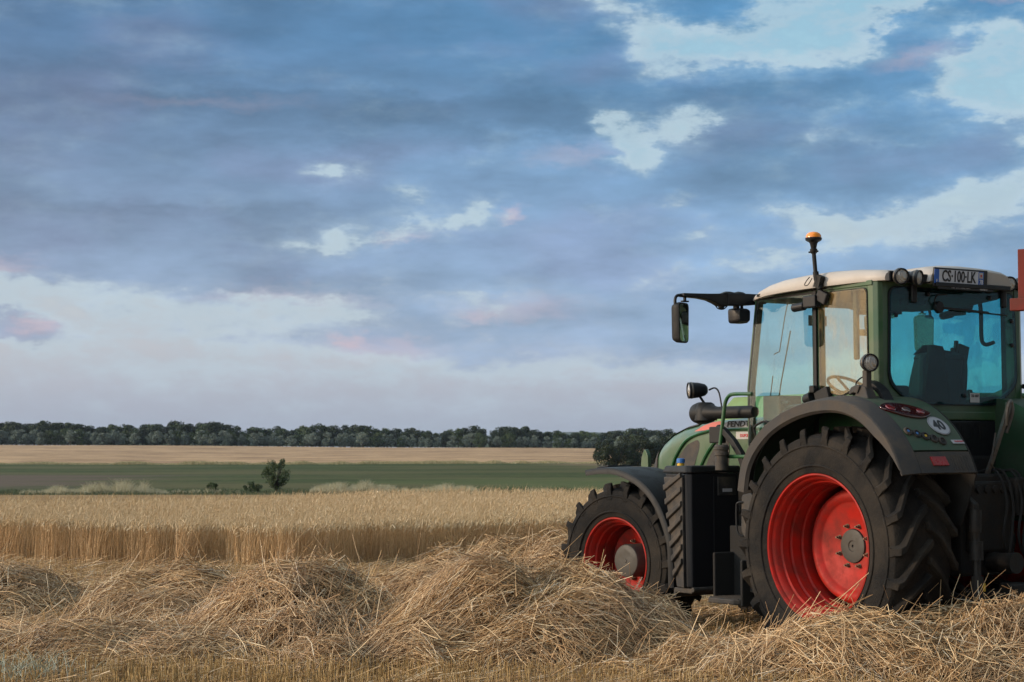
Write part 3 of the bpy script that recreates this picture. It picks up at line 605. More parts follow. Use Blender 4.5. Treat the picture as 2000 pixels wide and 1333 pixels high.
# ------------------------------------------------------------------ trees
def leaf_cloud(clumps, per, size, seed, flat=.8):
    """clumps: (x,y,z,r) balls whose shells are covered with small leaf quads"""
    r = np.random.default_rng(seed); C = np.array(clumps); N = len(C)*per; ci = np.repeat(np.arange(len(C)), per)
    d = r.normal(size=(N, 3)); d /= np.linalg.norm(d, axis=1, keepdims=True); rad = C[ci, 3]*(.55+.5*r.random(N)**.6)
    c = C[ci, :3]+d*rad[:, None]*np.array([1, 1, flat]); s = size*r.uniform(.6, 1.4, N)
    nrm = d*.6+r.normal(size=(N, 3)); nrm /= np.linalg.norm(nrm, axis=1, keepdims=True); a = np.cross(nrm, r.normal(size=(N, 3))); a /= np.linalg.norm(a, axis=1, keepdims=True); b = np.cross(nrm, a)
    a = a*s[:, None]; b = b*(s*.55)[:, None]; V = np.stack([c-a, c-b*.9, c+a, c+b], 1).reshape(-1, 3)
    return V, np.arange(N*4).reshape(-1, 4)
def tree_meshes(kind, seed, H=9.5):
    r = np.random.default_rng(seed); cl_ = []
    n = 26; Wd = .36*H
    for k in range(n):
        t = k/n; z = H*(.12+.78*r.random()); prof = math.sin(math.pi*min(1, (z/H)*.85+.12))**.6; a = r.random()*6.28; rr = Wd*prof*r.random()**.5*.85
        cl_.append((rr*math.cos(a), rr*math.sin(a), z, H*r.uniform(.085, .17)))
    cl_.append((0, 0, H*.9, H*.12))
    V, F = leaf_cloud(cl_, 75, .034*H, seed); me = mesh_np('crown', V, F)
    mb = MB(); mb.tube([(0,0,-.5), (.05,0,H*.3), (0,.1,H*.6)], [.03*H, .022*H, .008*H], 6)
    for k in range(3): a = k*2.1+seed; mb.tube([(0,0,H*.25), (math.cos(a)*H*.15, math.sin(a)*H*.15, H*.5)], [.012*H, .004*H], 5)
    return me, mb
def put_tree(name, me_c, me_t, loc, s, rz, mt, label, cat, group):
    e_ = empty(name, loc, (0, 0, rz)); e_.scale = s
    c = bpy.data.objects.new('crown', me_c); col.objects.link(c); c.parent = e_
    t = bpy.data.objects.new('trunk', me_t); col.objects.link(t); t.parent = e_
    tag(e_, label, cat, group); return e_
protos = []
for k in range(9):
    kind = ('leaf_dark', 'leaf_pale', 'leaf_mid')[k % 3]; me, mb = tree_meshes(kind, 100+k); me.materials.append(M_[kind]); to = mb.build('trunk', 'bark'); mt_ = to.data; bpy.data.objects.remove(to); protos.append((kind, me, mt_))
KIND = {'leaf_dark': ('dark green woodland tree standing in the far tree line', 'woodland_tree', 'dark trees of the far tree line'),
        'leaf_pale': ('silvery pale tree along the front of the far tree line', 'pale_tree', 'pale trees of the far tree line'),
        'leaf_mid': ('mid green woodland tree standing in the far tree line', 'woodland_tree', 'mid green trees of the far tree line')}
px = -70.0; i = 0
while px < 1330:
    Y = 722+rng.uniform(-4, 4); ff = (px+70)/1400
    for row in range(3):
        Yr = Y+row*9+(0 if row else -6); p = px+rng.uniform(-9, 9)
        if row == 0 and rng.random() < .12: continue
        kindi = (1 if rng.random() < (.80 if px > 400 else .6) else 2) if row == 0 else (0 if rng.random() < .62 else 2)
        pr_ = protos[kindi+3*int(rng.integers(3))]; X = (p-1000)/3600*Yr
        base = (8.9 if row else 6.6)*(1-.24*ff)*(.95 if row < 2 else 1.0)
        hgt = base*rng.uniform(.80, 1.14)*(1+.10*math.sin(px*.021)+.06*math.sin(px*.063)); s = hgt/9.5; L_, nm, gp = KIND[pr_[0]]
        put_tree(nm, pr_[1], pr_[2], (X, Yr, float(ground_z(X, Yr))-.35), (s*rng.uniform(1.0, 1.4), s*1.1, s), rng.uniform(0, 6.28), pr_[0], L_, 'tree', gp)
    px += rng.uniform(10, 15)
# bushes at the right end of the far grain
# ---
def big_bush(px, Y, Wd, H, seed, label, n=44, mt='leaf_bush', leaf=.11, name='bush', base=None, per=320):
    r = np.random.default_rng(seed); X = (px-1000)/3600*Y; cl_ = []
    for k in range(n):
        a = r.random()*6.28; q = r.random()**.5; z = H*r.uniform(.1, .86)*(1-.35*q*q); cl_.append((Wd*.5*q*math.cos(a), Wd*.5*q*math.sin(a), z, H*r.uniform(.11, .20)))
    V, F = leaf_cloud(cl_, per, leaf, seed, .85); e_ = empty(name, (X, Y, float(ground_z(X, Y))-.1 if base is None else base))
    o = link_mesh('crown', mesh_np('crown', V, F), mt, e_); mb = MB()
    for k in range(4): a = k*1.6+seed; mb.tube([(0,0,-.3), (math.cos(a)*Wd*.1, math.sin(a)*Wd*.1, H*.35), (math.cos(a)*Wd*.22, math.sin(a)*Wd*.22, H*.65)], [.02*H, .013*H, .004*H], 6)
    mb.build('trunk', 'bark', e_); tag(e_, label, 'bush'); return e_
big_bush(1203, 268, 6.6, 4.6, 31, 'dark rounded bush at the right end of the pale grain field')
big_bush(1250, 274, 6.6, 5.3, 32, 'tallest dark bush behind the front fender of the tractor')
big_bush(1308, 276, 7.5, 4.9, 33, 'dark bush half hidden behind the tractor bonnet')
big_bush(1395, 282, 9.5, 4.2, 34, 'dark bush hidden for the most part behind the tractor bonnet')
# small lone tree and two shrubs by the ditch
def lone_tree():
    Y = 152; X = (541-1000)/3600*Y; e_ = empty('young_tree', (X, Y, float(ground_z(X, Y))-.05)); r = np.random.default_rng(5); cl_ = []; mb = MB()
    mb.tube([(0,0,-.2), (.02,0,.45), (-.03,.02,.95)], [.07, .055, .04], 8)
    for k in range(62):
        a = r.random()*6.28; z = r.uniform(.35, 2.55); q = r.uniform(.2, 1)**.6; rr = q*(.22+1.05*min(1, (z-.3)/1.25) if z < 1.7 else 1.25-.75*(z-1.7)/.9); tipp = (rr*math.cos(a), rr*math.sin(a), z)
        mb.tube([(0,0,.15+.3*r.random()), (tipp[0]*.5, tipp[1]*.5, z*.6), tipp], [.025, .016, .005], 5); cl_.append((*tipp, r.uniform(.15, .30)))
    V, F = leaf_cloud(cl_, 90, .055, 5, 1.2); link_mesh('crown', mesh_np('crown', V, F), 'leaf_mid', e_); mb.build('trunk', 'bark', e_); tag(e_, 'small lone tree with a bushy crown at the foot of the green field', 'tree')
lone_tree()
big_bush(415, 150, 1.3, 1.1, 41, 'small round shrub farthest left of the lone tree', 14, 'leaf_mid', .055, 'shrub', per=120)
big_bush(494, 151, 1.5, 1.15, 42, 'small shrub just left of the lone tree', 14, 'leaf_mid', .055, 'shrub', per=120)

# ------------------------------------------------------------------ green trailer beyond the tractor
GT = empty('green_trailer', (4.62, 25.5, 0), (0, 0, R_(20))); tag(GT, 'yellow green farm trailer beyond the tractor, its sloping front showing over the bonnet', 'trailer')
m = MB(); m.prism([(-1.52, 1.15), (-1.50, 2.02), (-1.18, 2.36), (2.6, 2.36), (2.8, 1.15)], lambda a, b: (a, -1.1, b), lambda a, b: (a, 1.1, b)); m.build('hopper', 'lime', GT, bevel=.02)
for k in range(7): m = MB(); m.box((-1.0+.55*k, -1.13, 1.75), (.07, .05, 1.16)); m.build('hopper_rib', 'lime', GT, bevel=.006)
m = MB(); m.tube([(-1.20, -1.12, 2.36), (2.62, -1.12, 2.36)], .035, 8); m.tube([(-1.53, -1.12, 1.15), (-1.51, -1.12, 2.02), (-1.18, -1.12, 2.36)], .03, 8); m.build('top_rail', 'green_dark', GT)
m = MB(); m.box((.5, 0, .95), (4.4, .8, .2)); m.box((-2.3, 0, .75), (1.4, .14, .14), (0, 12, 0)); m.build('chassis', 'under', GT, bevel=.02)
for sx in (.2, 1.6):
    for sy in (-1, 1):
        m = MB(); m.lathe([(-.19, .28), (-.2, .42), (-.17, .52), (-.08, .56), (.08, .56), (.17, .52), (.2, .42), (.19, .28)], (sx, sy*.9, .56), 'y', 40, True); ww = m.build('wheel', 'tyre', GT, smooth=True, ang=40)
        m = MB(); m.lathe([(-.17, .29), (-.05, .25), (-.05, .08), (.05, .08), (.05, .25), (.17, .29)], (sx, sy*.9, .56), 'y', 32); m.build('rim', 'white', ww, smooth=True, ang=40)

# ------------------------------------------------------------------ evening haze
hz = MB(); hz.box((0, 4520, 20.5), (10400, 9240, 50)); hm = bpy.data.materials.new('haze'); hm.use_nodes = True; hn = NT(hm.node_tree); hn.n.clear()
pv = hn.node('ShaderNodeVolumePrincipled'); pv.inputs['Color'].default_value = (.62, .74, .92, 1); pv.inputs['Density'].default_value = .00006; pv.inputs['Anisotropy'].default_value = .1
ho = hn.node('ShaderNodeOutputMaterial'); hn.link(pv.outputs[0], ho.inputs['Volume']); hzo = hz.build('haze', hm); tag(hzo, 'thin evening haze over the fields', 'haze', kind='stuff')
# ------------------------------------------------------------------ tractor
# local frame: x forward, y to the tractor's left, z up; origin on the ground under the rear axle
TR = empty('tractor', (3.388, 14.926, 0), (0, .005, 2.15))
tag(TR, 'green farm tractor with red rims and a cream cab roof among the straw heaps', 'tractor')
def wheel(name, c, s, Rr, wd, rim_r, nl, sweep, steer=0, hub='rear', tyre_r0=None):
    """s = +1 left, -1 right; builds wheel > tyre, rim, hub, nuts around the origin, then places it"""
    disc = MB(); th = .012
    if hub == 'rear':
        front = [(-.10, .135), (-.10, .20), (-.085, .225), (-.085, .335), (-.075, .35), (-.045, .37), (-.040, .40), (-.05, .425), (-.11, .455), (-.19, .485)]
    else:
        front = [(-.12, .10), (-.12, .16), (-.10, .18), (-.06, .24), (-.055, .29), (-.10, .315), (-.17, .335)]
    prof = front+[(a-.02, r+.0) for a, r in front[::-1]]
    disc.lathe([(s*a, r) for a, r in prof], (0,0,0), 'y', 72, True)
    W = disc.build(name, 'red', TR, smooth=True, ang=50); W.location = c; W.rotation_euler = (0, 0, R_(steer))
    # rim barrel
    h = wd/2-.035; r0 = rim_r
    bp_ = [(h+.012, r0+.008), (h+.016, r0-.002), (h+.004, r0-.012), (h-.012, r0-.014), (h-.03, r0-.035), (h-.075, r0-.043), (h-.085, r0-.058), (h-.14, r0-.066), (h-.15, r0-.055), (h-.165, r0-.055), (h-.175, r0-.07), (h-.25, r0-.075), (h-.26, r0-.066), (h-.275, r0-.066), (h-.285, r0-.080), (-h+.22, r0-.085), (-h+.05, r0-.045), (-h, r0-.012), (-h, r0+.008)]
    bo = [(a, r+.014) for a, r in bp_[1:-1]][::-1]
    rm = MB(); rm.lathe([(s*a, r) for a, r in bp_+bo], (0,0,0), 'y', 96, True); rm.build('rim', 'red', W, smooth=True, ang=40)
    # tyre carcass
    ty = MB(); hw = wd/2; bd = rim_r+.004
    cp = [(hw-.05, bd-.01), (hw-.022, bd+.012), (hw-.008, bd+.06), (hw, bd+(Rr-bd)*.40), (hw-.006, bd+(Rr-bd)*.62), (hw-.020, bd+(Rr-bd)*.75), (hw-.045, Rr-.072), (hw-.10, Rr-.058), (0, Rr-.048)]
    cpf = cp+[(-a, r) for a, r in cp[:-1][::-1]]
    inn = [(-hw+.06, bd-.012), (hw-.06, bd-.012)]
    ty.lathe([(s*a, r) for a, r in cpf+inn], (0,0,0), 'y', 120, True)
    # raised ring on the sidewall
    for rr_ in (bd+(Rr-bd)*.18, bd+(Rr-bd)*.60):
        ty.lathe([(s*(hw-.012), rr_-.012), (s*(hw+.004), rr_-.006), (s*(hw+.004), rr_+.006), (s*(hw-.012), rr_+.012)], (0,0,0), 'y', 96, True)
    pitch = 2*math.pi/nl
    for sd_ in (1, -1):
        for k in range(nl):
            t0 = k*pitch+(pitch/2 if sd_ < 0 else 0)
            # stations: (y, rtop, rbase, angle offset, half width top, half width base)
            st = [(hw-.004, Rr-.125, Rr-.17, -.012, .022, .040), (hw+.002, Rr-.075, Rr-.15, 0, .026, .044), (hw-.012, Rr-.022, Rr-.12, .004, .028, .046), (hw-.05, Rr-.008, Rr-.085, .03, .026, .042), (hw*.62, Rr-.001, Rr-.06, sweep*.42, .023, .036), (hw*.33, Rr, Rr-.055, sweep*.76, .023, .036), (-.012, Rr, Rr-.05, sweep*1.05, .026, .038)]
            R = []
            for (y, rt, rb, da, wt, wb) in st:
                an = t0+da; ring = []
                for (r, wdh) in ((rb, -wb), (rt, -wt), (rt, wt), (rb, wb)):
                    q = an+wdh/Rr; ring.append((-r*math.cos(q), sd_*s*y, r*math.sin(q)))
                R.append(ring)
            ty.rings(R)
    T = ty.build('tyre', 'tyre', W, bevel=.006, seg=1, smooth=True, ang=32)
    hb = MB()
    if hub == 'rear':
        hb.lathe([(s*-.16, .135), (s*-.085, .130), (s*-.080, .118), (s*-.080, .045), (s*-.088, .038), (s*-.088, .012), (s*-.10, .010)], (0,0,0), 'y', 48); hb.build('hub', 'hub', W, smooth=True, ang=30); nn, rr_, yb = 8, .165, -.10
    else:
        hb.lathe([(s*-.25, .15), (s*.07, .150), (s*.085, .142), (s*.09, .13), (s*.092, .02), (s*.097, .015)], (0,0,0), 'y', 48); hb.build('hub', 'hub', W, smooth=True, ang=30); nn, rr_, yb = 8, .185, -.095
    for k in range(nn):
        a = 2*math.pi*(k+.5)/nn; m = MB(); cx, cz = rr_*math.cos(a), rr_*math.sin(a)
        m.lathe([(s*yb, .019), (s*(yb+.006), .019)], (cx, 0, cz), 'y', 16); m.lathe([(s*(yb+.006), .014), (s*(yb+.026), .014)], (cx, 0, cz), 'y', 6); m.lathe([(s*(yb+.026), .008), (s*(yb+.045), .008)], (cx, 0, cz), 'y', 8)
        m.build('wheel_nut', 'nut', W)
    return W
for s in (1, -1):
    wheel('rear_wheel', (0, s*.955, .92), s, .935, .62, .560, 22, .34)
    wheel('front_wheel', (2.78, s*.925, .675), s, .715, .50, .385, 19, .40, steer=9, hub='front')
# fenders ------------------------------------------------------------
FP = smooth_path([(.95, 0, 1.35), (.90, 0, 1.56), (.77, 0, 1.75), (.54, 0, 1.925), (.20, 0, 2.05), (-.17, 0, 2.09), (-.46, 0, 2.035), (-.70, 0, 1.885), (-.87, 0, 1.69), (-.965, 0, 1.50)], 6)
def fprofile(t):     # 0 front .. 1 rear
    x = t*(len(FP)-1); i = min(int(x), len(FP)-2); return FP[i].lerp(FP[i+1], x-i)
def fnormal(t):
    a = fprofile(max(0, t-.02)); b = fprofile(min(1, t+.02)); d = (b-a).normalized(); return Vector((-d.z, 0, d.x))*(-1 if (-d.z*0+d.x) < 0 else 1) if False else Vector((d.z, 0, -d.x)).normalized()
def fpt(t, y, off=0, crown=True):
    p = fprofile(t); n = fnormal(t); dd = -.035*(max(0, (abs(y)-1.0))/.25)**2 if crown else 0
    return (p.x+n.x*(off+dd), y, p.z+n.z*(off+dd))
NF = 56
def fend_strip(mb, s, y0, y1, t0, t1, ny=6, off=0, nt=NF, thick=.02):
    G = [[fpt(t0+(t1-t0)*i/nt, s*(y0+(y1-y0)*j/ny), off) for j in range(ny+1)] for i in range(nt+1)]
    H_ = [[fpt(t0+(t1-t0)*i/nt, s*(y0+(y1-y0)*j/ny), off-thick) for j in range(ny+1)] for i in range(nt+1)]
    n1 = ny+1; b = len(mb.v); mb.grid(G); b2 = len(mb.v); mb.grid(H_)
    for i in range(nt): mb.f.append((b+i*n1, b+(i+1)*n1, b2+(i+1)*n1, b2+i*n1)); mb.f.append((b+i*n1+ny, b2+i*n1+ny, b2+(i+1)*n1+ny, b+(i+1)*n1+ny))
    for j in range(ny): mb.f.append((b+j, b2+j, b2+j+1, b+j+1)); mb.f.append((b+nt*n1+j, b+nt*n1+j+1, b2+nt*n1+j+1, b2+nt*n1+j))
def surf_mesh(mb, s, pts, off0, off1):   # pts: (t, y) polygon on the fender surface
    mb.prism(pts, lambda t, y: fpt(t, s*y, off0), lambda t, y: fpt(t, s*y, off1))
T_SK = .905
for s in (1, -1):
    f = MB(); fend_strip(f, s, .52, 1.085, .04, T_SK-.004); fr = f.build('rear_fender', 'green_dusty', TR, smooth=True, ang=50)
    l = MB(); fend_strip(l, s, 1.09, 1.25, 0, 1, 6, .003)
    G = [[(fpt(t/70, s*1.25, .003)[0]+0, s*(1.25+.012*min(1, j)), fpt(t/70, s*1.25, .003)[2]) for j in (0,)]+[fpt(t/70, s*(1.262), -.01-o, False)for o in (.03, (.105 if t/70 < .8 else .105*(1-(t/70-.8)/.2)+.02*((t/70-.8)/.2)))] for t in range(71)]
    l.grid(G); G2 = [[G[i][2], fpt(i/70, s*1.235, -.045-(.09 if i/70 < .8 else .01), False)] for i in range(71)]; l.grid(G2)
    l.build('fender_lip', 'lip', fr, smooth=True, ang=40)
    k_ = MB(); fend_strip(k_, s, .52, 1.085, T_SK+.003, 1, 6, .001, 12, .03); k_.build('fender_skirt', 'lip', fr, smooth=True, ang=40)
    for q in range(6):
        pass
    r_ = MB()
    for q in range(7):
        y = .56+q*.028; surf_mesh(r_, s, [(T_SK+.015, y), (.985, y), (.985, y+.006), (T_SK+.015, y+.006)], .001, .006)
    r_.build('skirt_rib', 'lip', fr)
    w_ = MB(); w_.prism([(p.x, p.z) for p in FP]+[(-.80, 1.1), (.62, 1.1)], lambda a, b: (a, s*.50, b), lambda a, b: (a, s*.515, b)); w_.build('inner_panel', 'under' if s > 0 else 'green_shaded', fr)
    # tail lamp: almond shape lying on the curve of the fender
    tl = []
    for k in range(28):
        a = 2*math.pi*k/28; u_ = math.cos(a); v_ = math.sin(a)*(1-abs(u_)**2.6*.35); tl.append((.726+.038*v_+.016*u_, .880-.225*u_))
    t_ = MB(); surf_mesh(t_, s, tl, -.004, .016); tlo = t_.build('tail_lamp', 'redlens', fr, bevel=.005)
    for (yy, mt_, rr_) in ((1.015, 'redbulb', .042), (.875, 'greylens', .036), (.745, 'redbulb', .034)):
        tl_ = .726+(.880-yy)/.225*.016; p = fpt(tl_, s*yy, .014); n = fnormal(tl_); b_ = MB(); ring = []
        X_ = Vector((0,1,0)); Z_ = n.cross(X_).normalized()
        for off_, rs in ((0, 1), (.006, .9), (.009, .5)): ring.append([Vector(p)+n*off_+(X_*math.cos(a)+Z_*math.sin(a))*rr_*rs for a in [2*math.pi*k/20 for k in range(20)]])
        b_.rings(ring); b_.build('lamp_lens', mt_, tlo, smooth=True)
    rf = MB(); surf_mesh(rf, s, [(.928, .955), (.928, .80), (.962, .785), (.962, .945)], 0, .012); rfo = rf.build('reflector', 'reflector', fr, bevel=.002)
    # push buttons in a row
    for k in range(5):
        yy = 1.04-.074*k; tt = .825+.010*k; p = Vector(fpt(tt, s*yy, 0)); n = fnormal(tt); X_ = Vector((0,1,0)); Z_ = n.cross(X_).normalized()
        def disk(mb, r, o0, o1, N=20): mb.rings([[p+n*o+(X_*math.cos(2*math.pi*q/N)+Z_*math.sin(2*math.pi*q/N))*r for q in range(N)] for o in (o0, o1)])
        b_ = MB()
        for (r1, r2) in ((.036, .024),):
            b_.rings([[p+n*o+(X_*math.cos(2*math.pi*q/24)+Z_*math.sin(2*math.pi*q/24))*r for q in range(24)] for (r, o) in ((.037, 0), (.036, .012), (.028, .016), (.023, .016), (.022, .008))])
        if k < 4: b_.box(tuple(p+Vector((0, -s*.037, -.004))+n*.003), (.02, .03, .02))
        bo_ = b_.build('push_button', 'black_dusty', fr, smooth=True, ang=30); c_ = MB(); disk(c_, .011, .006, .012); c_.build('button_cap', ('navy', 'navy', 'yellow', 'grease', 'grease')[k], bo_)
# speed sticker, company sticker on the left fender
frl = [o for o in bpy.data.objects if o.name == 'rear_fender'][0]
def on_fender(t, y): p = Vector(fpt(t, y, .003)); n = fnormal(t); return p, n
p, n = on_fender(.800, .675); up_ = (Vector(fpt(.79, .7, 0))-Vector(fpt(.81, .7, 0))).normalized()
st = MB(); st.rings([[p+n*o+(Vector((0,1,0))*math.cos(a)+up_*math.sin(a))*.098 for a in [2*math.pi*k/40 for k in range(40)]] for o in (.0, .003)]); sto = st.build('speed_sticker', 'lilac', frl)
st = MB(); st.rings([[p+n*.0045+(Vector((0,1,0))*math.cos(a)+up_*math.sin(a))*r for a in [2*math.pi*k/40 for k in range(40)]] for r in (.094, .091)], False); st.build('sticker_ring', 'ink', sto)
text('number', '40', .135, 'ink', sto, p+n*.005, (0,-1,0), up_, .85, .004)
p, n = on_fender(.868, .585); st = MB(); cs = [(-.045,-.02), (.045,-.02), (.045,.02), (-.045,.02)]; up2 = (Vector(fpt(.78, .6, 0))-Vector(fpt(.81, .6, 0))).normalized()
st.rings([[p+n*o+Vector((0,-a*1.35,0))+up2*b for a, b in cs] for o in (0, .003)]); st2 = st.build('dealer_sticker', 'lilac', frl); text('lettering', 'DUPORT', .024, 'redink', st2, p+n*.005+Vector((0,-.012,0)), (0,-1,0), up2)
# front fenders -----------------------------------------------------
def front_fender(s):
    mb = MB(); pr = smooth_path([(-.80,0,-.19), (-.795,0,.02), (-.77,0,.24), (-.62,0,.53), (-.40,0,.72), (-.10,0,.825), (.15,0,.835), (.34,0,.815)], 5)
    def off(p, o): d = Vector((p.x, 0, p.z)).normalized() if p.z > 0 else Vector((-1,0,0)); return p-d*o
    G = []
    for p in pr:
        ring = []
        for (y, o) in ((-.27, .05), (-.27, 0), (-.15, -.008), (0, -.010), (.15, -.008), (.262, 0), (.275, .018), (.275, .055), (.265, .055), (.258, .02), (-.25, .02), (-.255, .05)):
            q = off(p, o); ring.append((q.x, s*y, q.z))
        G.append(ring)
    mb.rings(G); o = mb.build('front_fender', 'black', TR, smooth=True, ang=40); o.location = (2.78, s*.925, .675); o.rotation_euler = (0, 0, R_(6))
    rb = MB()
    for q in (7, 16, 24, 30):
        p = pr[q]; a = off(p, -.010); b = pr[min(q+1, len(pr)-1)]; d = (b-p).normalized()*.006
        rb.add([(a.x-d.x, -.24, a.z-d.z), (a.x+d.x, -.24, a.z+d.z), (a.x+d.x, .24, a.z+d.z), (a.x-d.x, .24, a.z-d.z)], [(0,1,2,3)])
    m = MB(); m.box((-.15, -s*.30, .55), (.05, .12, .05)); m.tube([(-.3, -s*.1, .76), (0, -s*.3, .45), (0, -s*.32, .1)], .025, 8); m.box((-.62, -s*.05, .46), (.2, .3, .02), (0, -45, 0)); m.build('fender_bracket', 'under', o)
    m = MB(); m.box((-.80, 0, -.225), (.035, .50, .085)); m.build('fender_flap', 'black_dusty', o, bevel=.01)
    m = MB(); m.box((.255, -s*.02, .845), (.16, .30, .012), (0, 6, 0)); m.build('fender_cap', 'black_clean', o, bevel=.004)
for s in (1, -1): front_fender(s)
# chassis -----------------------------------------------------------
m = MB(); m.box((.15, 0, 1.0), (1.5, .62, .62)); m.box((1.6, 0, .98), (1.9, .44, .50)); m.box((2.85, 0, .98), (1.0, .40, .42)); m.box((0, 0, .92), (.36, 1.3, .30)); m.box((.3, 0, 1.45), (1.1, .9, .35)); m.box((1.1, 0, 1.35), (1.2, .9, .35)); m.box((2.45, 0, 1.25), (1.4, .5, .3)); m.box((1.3, -.55, .95), (.9, .5, .8)); m.box((1.15, 0, .60), (1.7, .62, .36)); m.box((1.25, .50, .62), (.9, .5, .34))
m.build('transmission', 'under', TR, bevel=.03)
m = MB(); m.box((2.78, 0, .66), (.26, 1.3, .24)); m.tube([(2.78, -.7, .675), (2.78, .7, .675)], .12, 12); m.box((2.60, .38, .72), (.12, .45, .07)); m.build('front_axle', 'under', TR, bevel=.02)
m = MB(); m.box((3.38, 0, 1.12), (.30, .62, .5)); m.box((3.60, 0, 1.0), (.16, .7, .3)); m.build('front_linkage', 'black_dusty', TR, bevel=.02)
m = MB(); m.prism(roundpoly([(3.34, 1.40), (3.47, 1.40), (3.45, 1.60), (3.40, 1.69), (3.35, 1.62)], .03), lambda a, b: (a, .27, b), lambda a, b: (a, .31, b)); m.build('front_bracket', 'green', TR, bevel=.004)
g = MB()
g.tube([(3.10, .30, 1.50), (3.72, .30, 1.50)], .012, 6); g.tube([(3.10, .30, 1.43), (3.72, .30, 1.43)], .010, 6)
for k in range(22): g.tube([(3.12+k*.028, .30, 1.43), (3.12+k*.028, .30, 1.50)], .005, 5)
g.build('front_guard', 'grease', TR)
# bonnet ------------------------------------------------------------
HS = [  # x, half width, top z, bottom z
 (1.30, .455, 1.955, 1.52), (1.70, .455, 1.955, 1.50), (2.10, .45, 1.945, 1.45), (2.45, .44, 1.922, 1.40), (2.70, .425, 1.885, 1.36), (2.90, .405, 1.830, 1.32), (3.05, .38, 1.765, 1.28), (3.16, .35, 1.69, 1.25), (3.25, .31, 1.59, 1.22), (3.31, .26, 1.46, 1.2), (3.33, .22, 1.32, 1.19)]
def hring(x, hw, zt, zb, N=9):
    rad = min(.16, hw*.42); ring = [(x, hw*.97, zb), (x, hw, zb+.15*(zt-zb)), (x, hw, zb+.55*(zt-zb))]
    for k in range(N): a = math.pi/2*k/(N-1); ring.append((x, hw-rad+rad*math.cos(a)**.9 if k < N-1 else hw-rad, zt-rad+rad*math.sin(a)))
    ring += [(x, hw*.25, zt+.012)]; return ring+[(a, -b, c) for a, b, c in ring[::-1]]
def hinterp(x):
    xs = [h[0] for h in HS]; return [float(np.interp(x, xs, [h[i] for h in HS])) for i in (1, 2, 3)]
m = MB(); XS = [1.30+.05*k for k in range(33)]+[2.94, 2.98, 3.02, 3.06, 3.10, 3.14, 3.18, 3.22, 3.26, 3.29, 3.31, 3.33]
m.rings([hring(x, *hinterp(x)) for x in XS]); bon = m.build('bonnet', 'green', TR, smooth=True, ang=50)
# dark grille wrapping the nose
m = MB()
for (x0, x1, i0) in ((2.50, 3.12, 8), (3.12, 3.335, 0)):
    G = []
    for k in range(14):
        x = x0+(x1-x0)*k/13; hw, zt, zb = hinterp(min(x, 3.33)); rr = hring(x, hw+.004, zt+.005, zb); G.append([(a+.006*(i0 == 0), b*1.01, c+.004) for a, b, c in rr[i0:len(rr)-i0]])
    m.grid(G)
m.box((3.345, 0, 1.45), (.02, .40, .36)); m.build('nose_grille', 'black_dusty', bon, smooth=True, ang=50)
for s in (1, -1): m = MB(); m.box((3.36, s*.13, 1.42), (.02, .12, .09)); m.build('front_headlamp', 'lens', bon, bevel=.01)
def side_poly(name, poly, mt_, y, th, parent, r=.03, s=1, bevel=0):
    mb = MB(); mb.prism(roundpoly(poly, r), lambda a, b: (a, s*y, b), lambda a, b: (a, s*(y+th), b)); return mb.build(name, mt_, parent, bevel=bevel)
for s in (1, -1):
    side_poly('headlamp_panel', [(2.80, 1.38), (2.75, 1.54), (2.68, 1.64), (2.58, 1.72), (2.44, 1.765), (2.40, 1.74), (2.41, 1.68), (2.50, 1.50), (2.53, 1.38)], 'black_dusty', .430, .012, bon, .03, s)
    v1 = side_poly('side_vent', [(2.36, 1.42), (2.26, 1.60), (2.12, 1.76), (2.00, 1.80), (1.97, 1.70), (2.0, 1.42)], 'black_dusty', .446, .010, bon, .03, s)
    # curved trim line
    tb = MB(); tb.tube(smooth_path([(2.86, s*.418, 1.42), (2.80, s*.428, 1.57), (2.68, s*.438, 1.70), (2.55, s*.444, 1.78), (2.33, s*.450, 1.832), (2.10, s*.455, 1.852), (1.4, s*.459, 1.858)], 5), .013, 6); tb.build('trim_line', 'green_dark', bon, smooth=True)
    tb = MB(); tb.tube(smooth_path([(2.44, s*.445, 1.42), (2.34, s*.452, 1.58), (2.20, s*.456, 1.72), (2.06, s*.458, 1.80)], 4), .014, 6); tb.build('vent_frame', 'green_dark', bon, smooth=True)
    hx = MB()
    for a in range(9):
        for b in range(12):
            X0 = 2.24-a*.034-(b % 2)*.017-b*.017*.95; Z0 = 1.44+b*.030
            if X0 < 1.995: continue
            hx.tube([(X0+.014*math.cos(math.pi/3*q), s*.456, Z0+.014*math.sin(math.pi/3*q)) for q in range(7)], .0025, 4, False)
    hx.build('vent_mesh', 'lip', bon)
    bd = side_poly('name_band', [(1.36, 1.868), (2.10, 1.866), (2.06, 1.905), (1.95, 1.928), (1.36, 1.930)], 'white', .4555, .004, bon, .01, s)
    side_poly('red_band', [(2.04, 1.866), (2.46, 1.838), (2.34, 1.885), (2.20, 1.918), (2.04, 1.930)], 'pinkred', .4535, .003, bon, .01, s)
    text('lettering', 'FENDT', .070, 'ink', bd, (1.845, s*.4615, 1.897), (-s, 0, 0), (0, 0, 1), 1.42, .0015, .18)
    dk = side_poly('dealer_sticker', [(1.66, 1.765), (1.875, 1.765), (1.875, 1.83), (1.66, 1.83)], 'white', .4570, .003, bon, .005, s)
    text('lettering', 'DUPORT', .036, 'redink', dk, (1.745, s*.4615, 1.795), (-s, 0, 0), (0, 0, 1), 1, .0015)
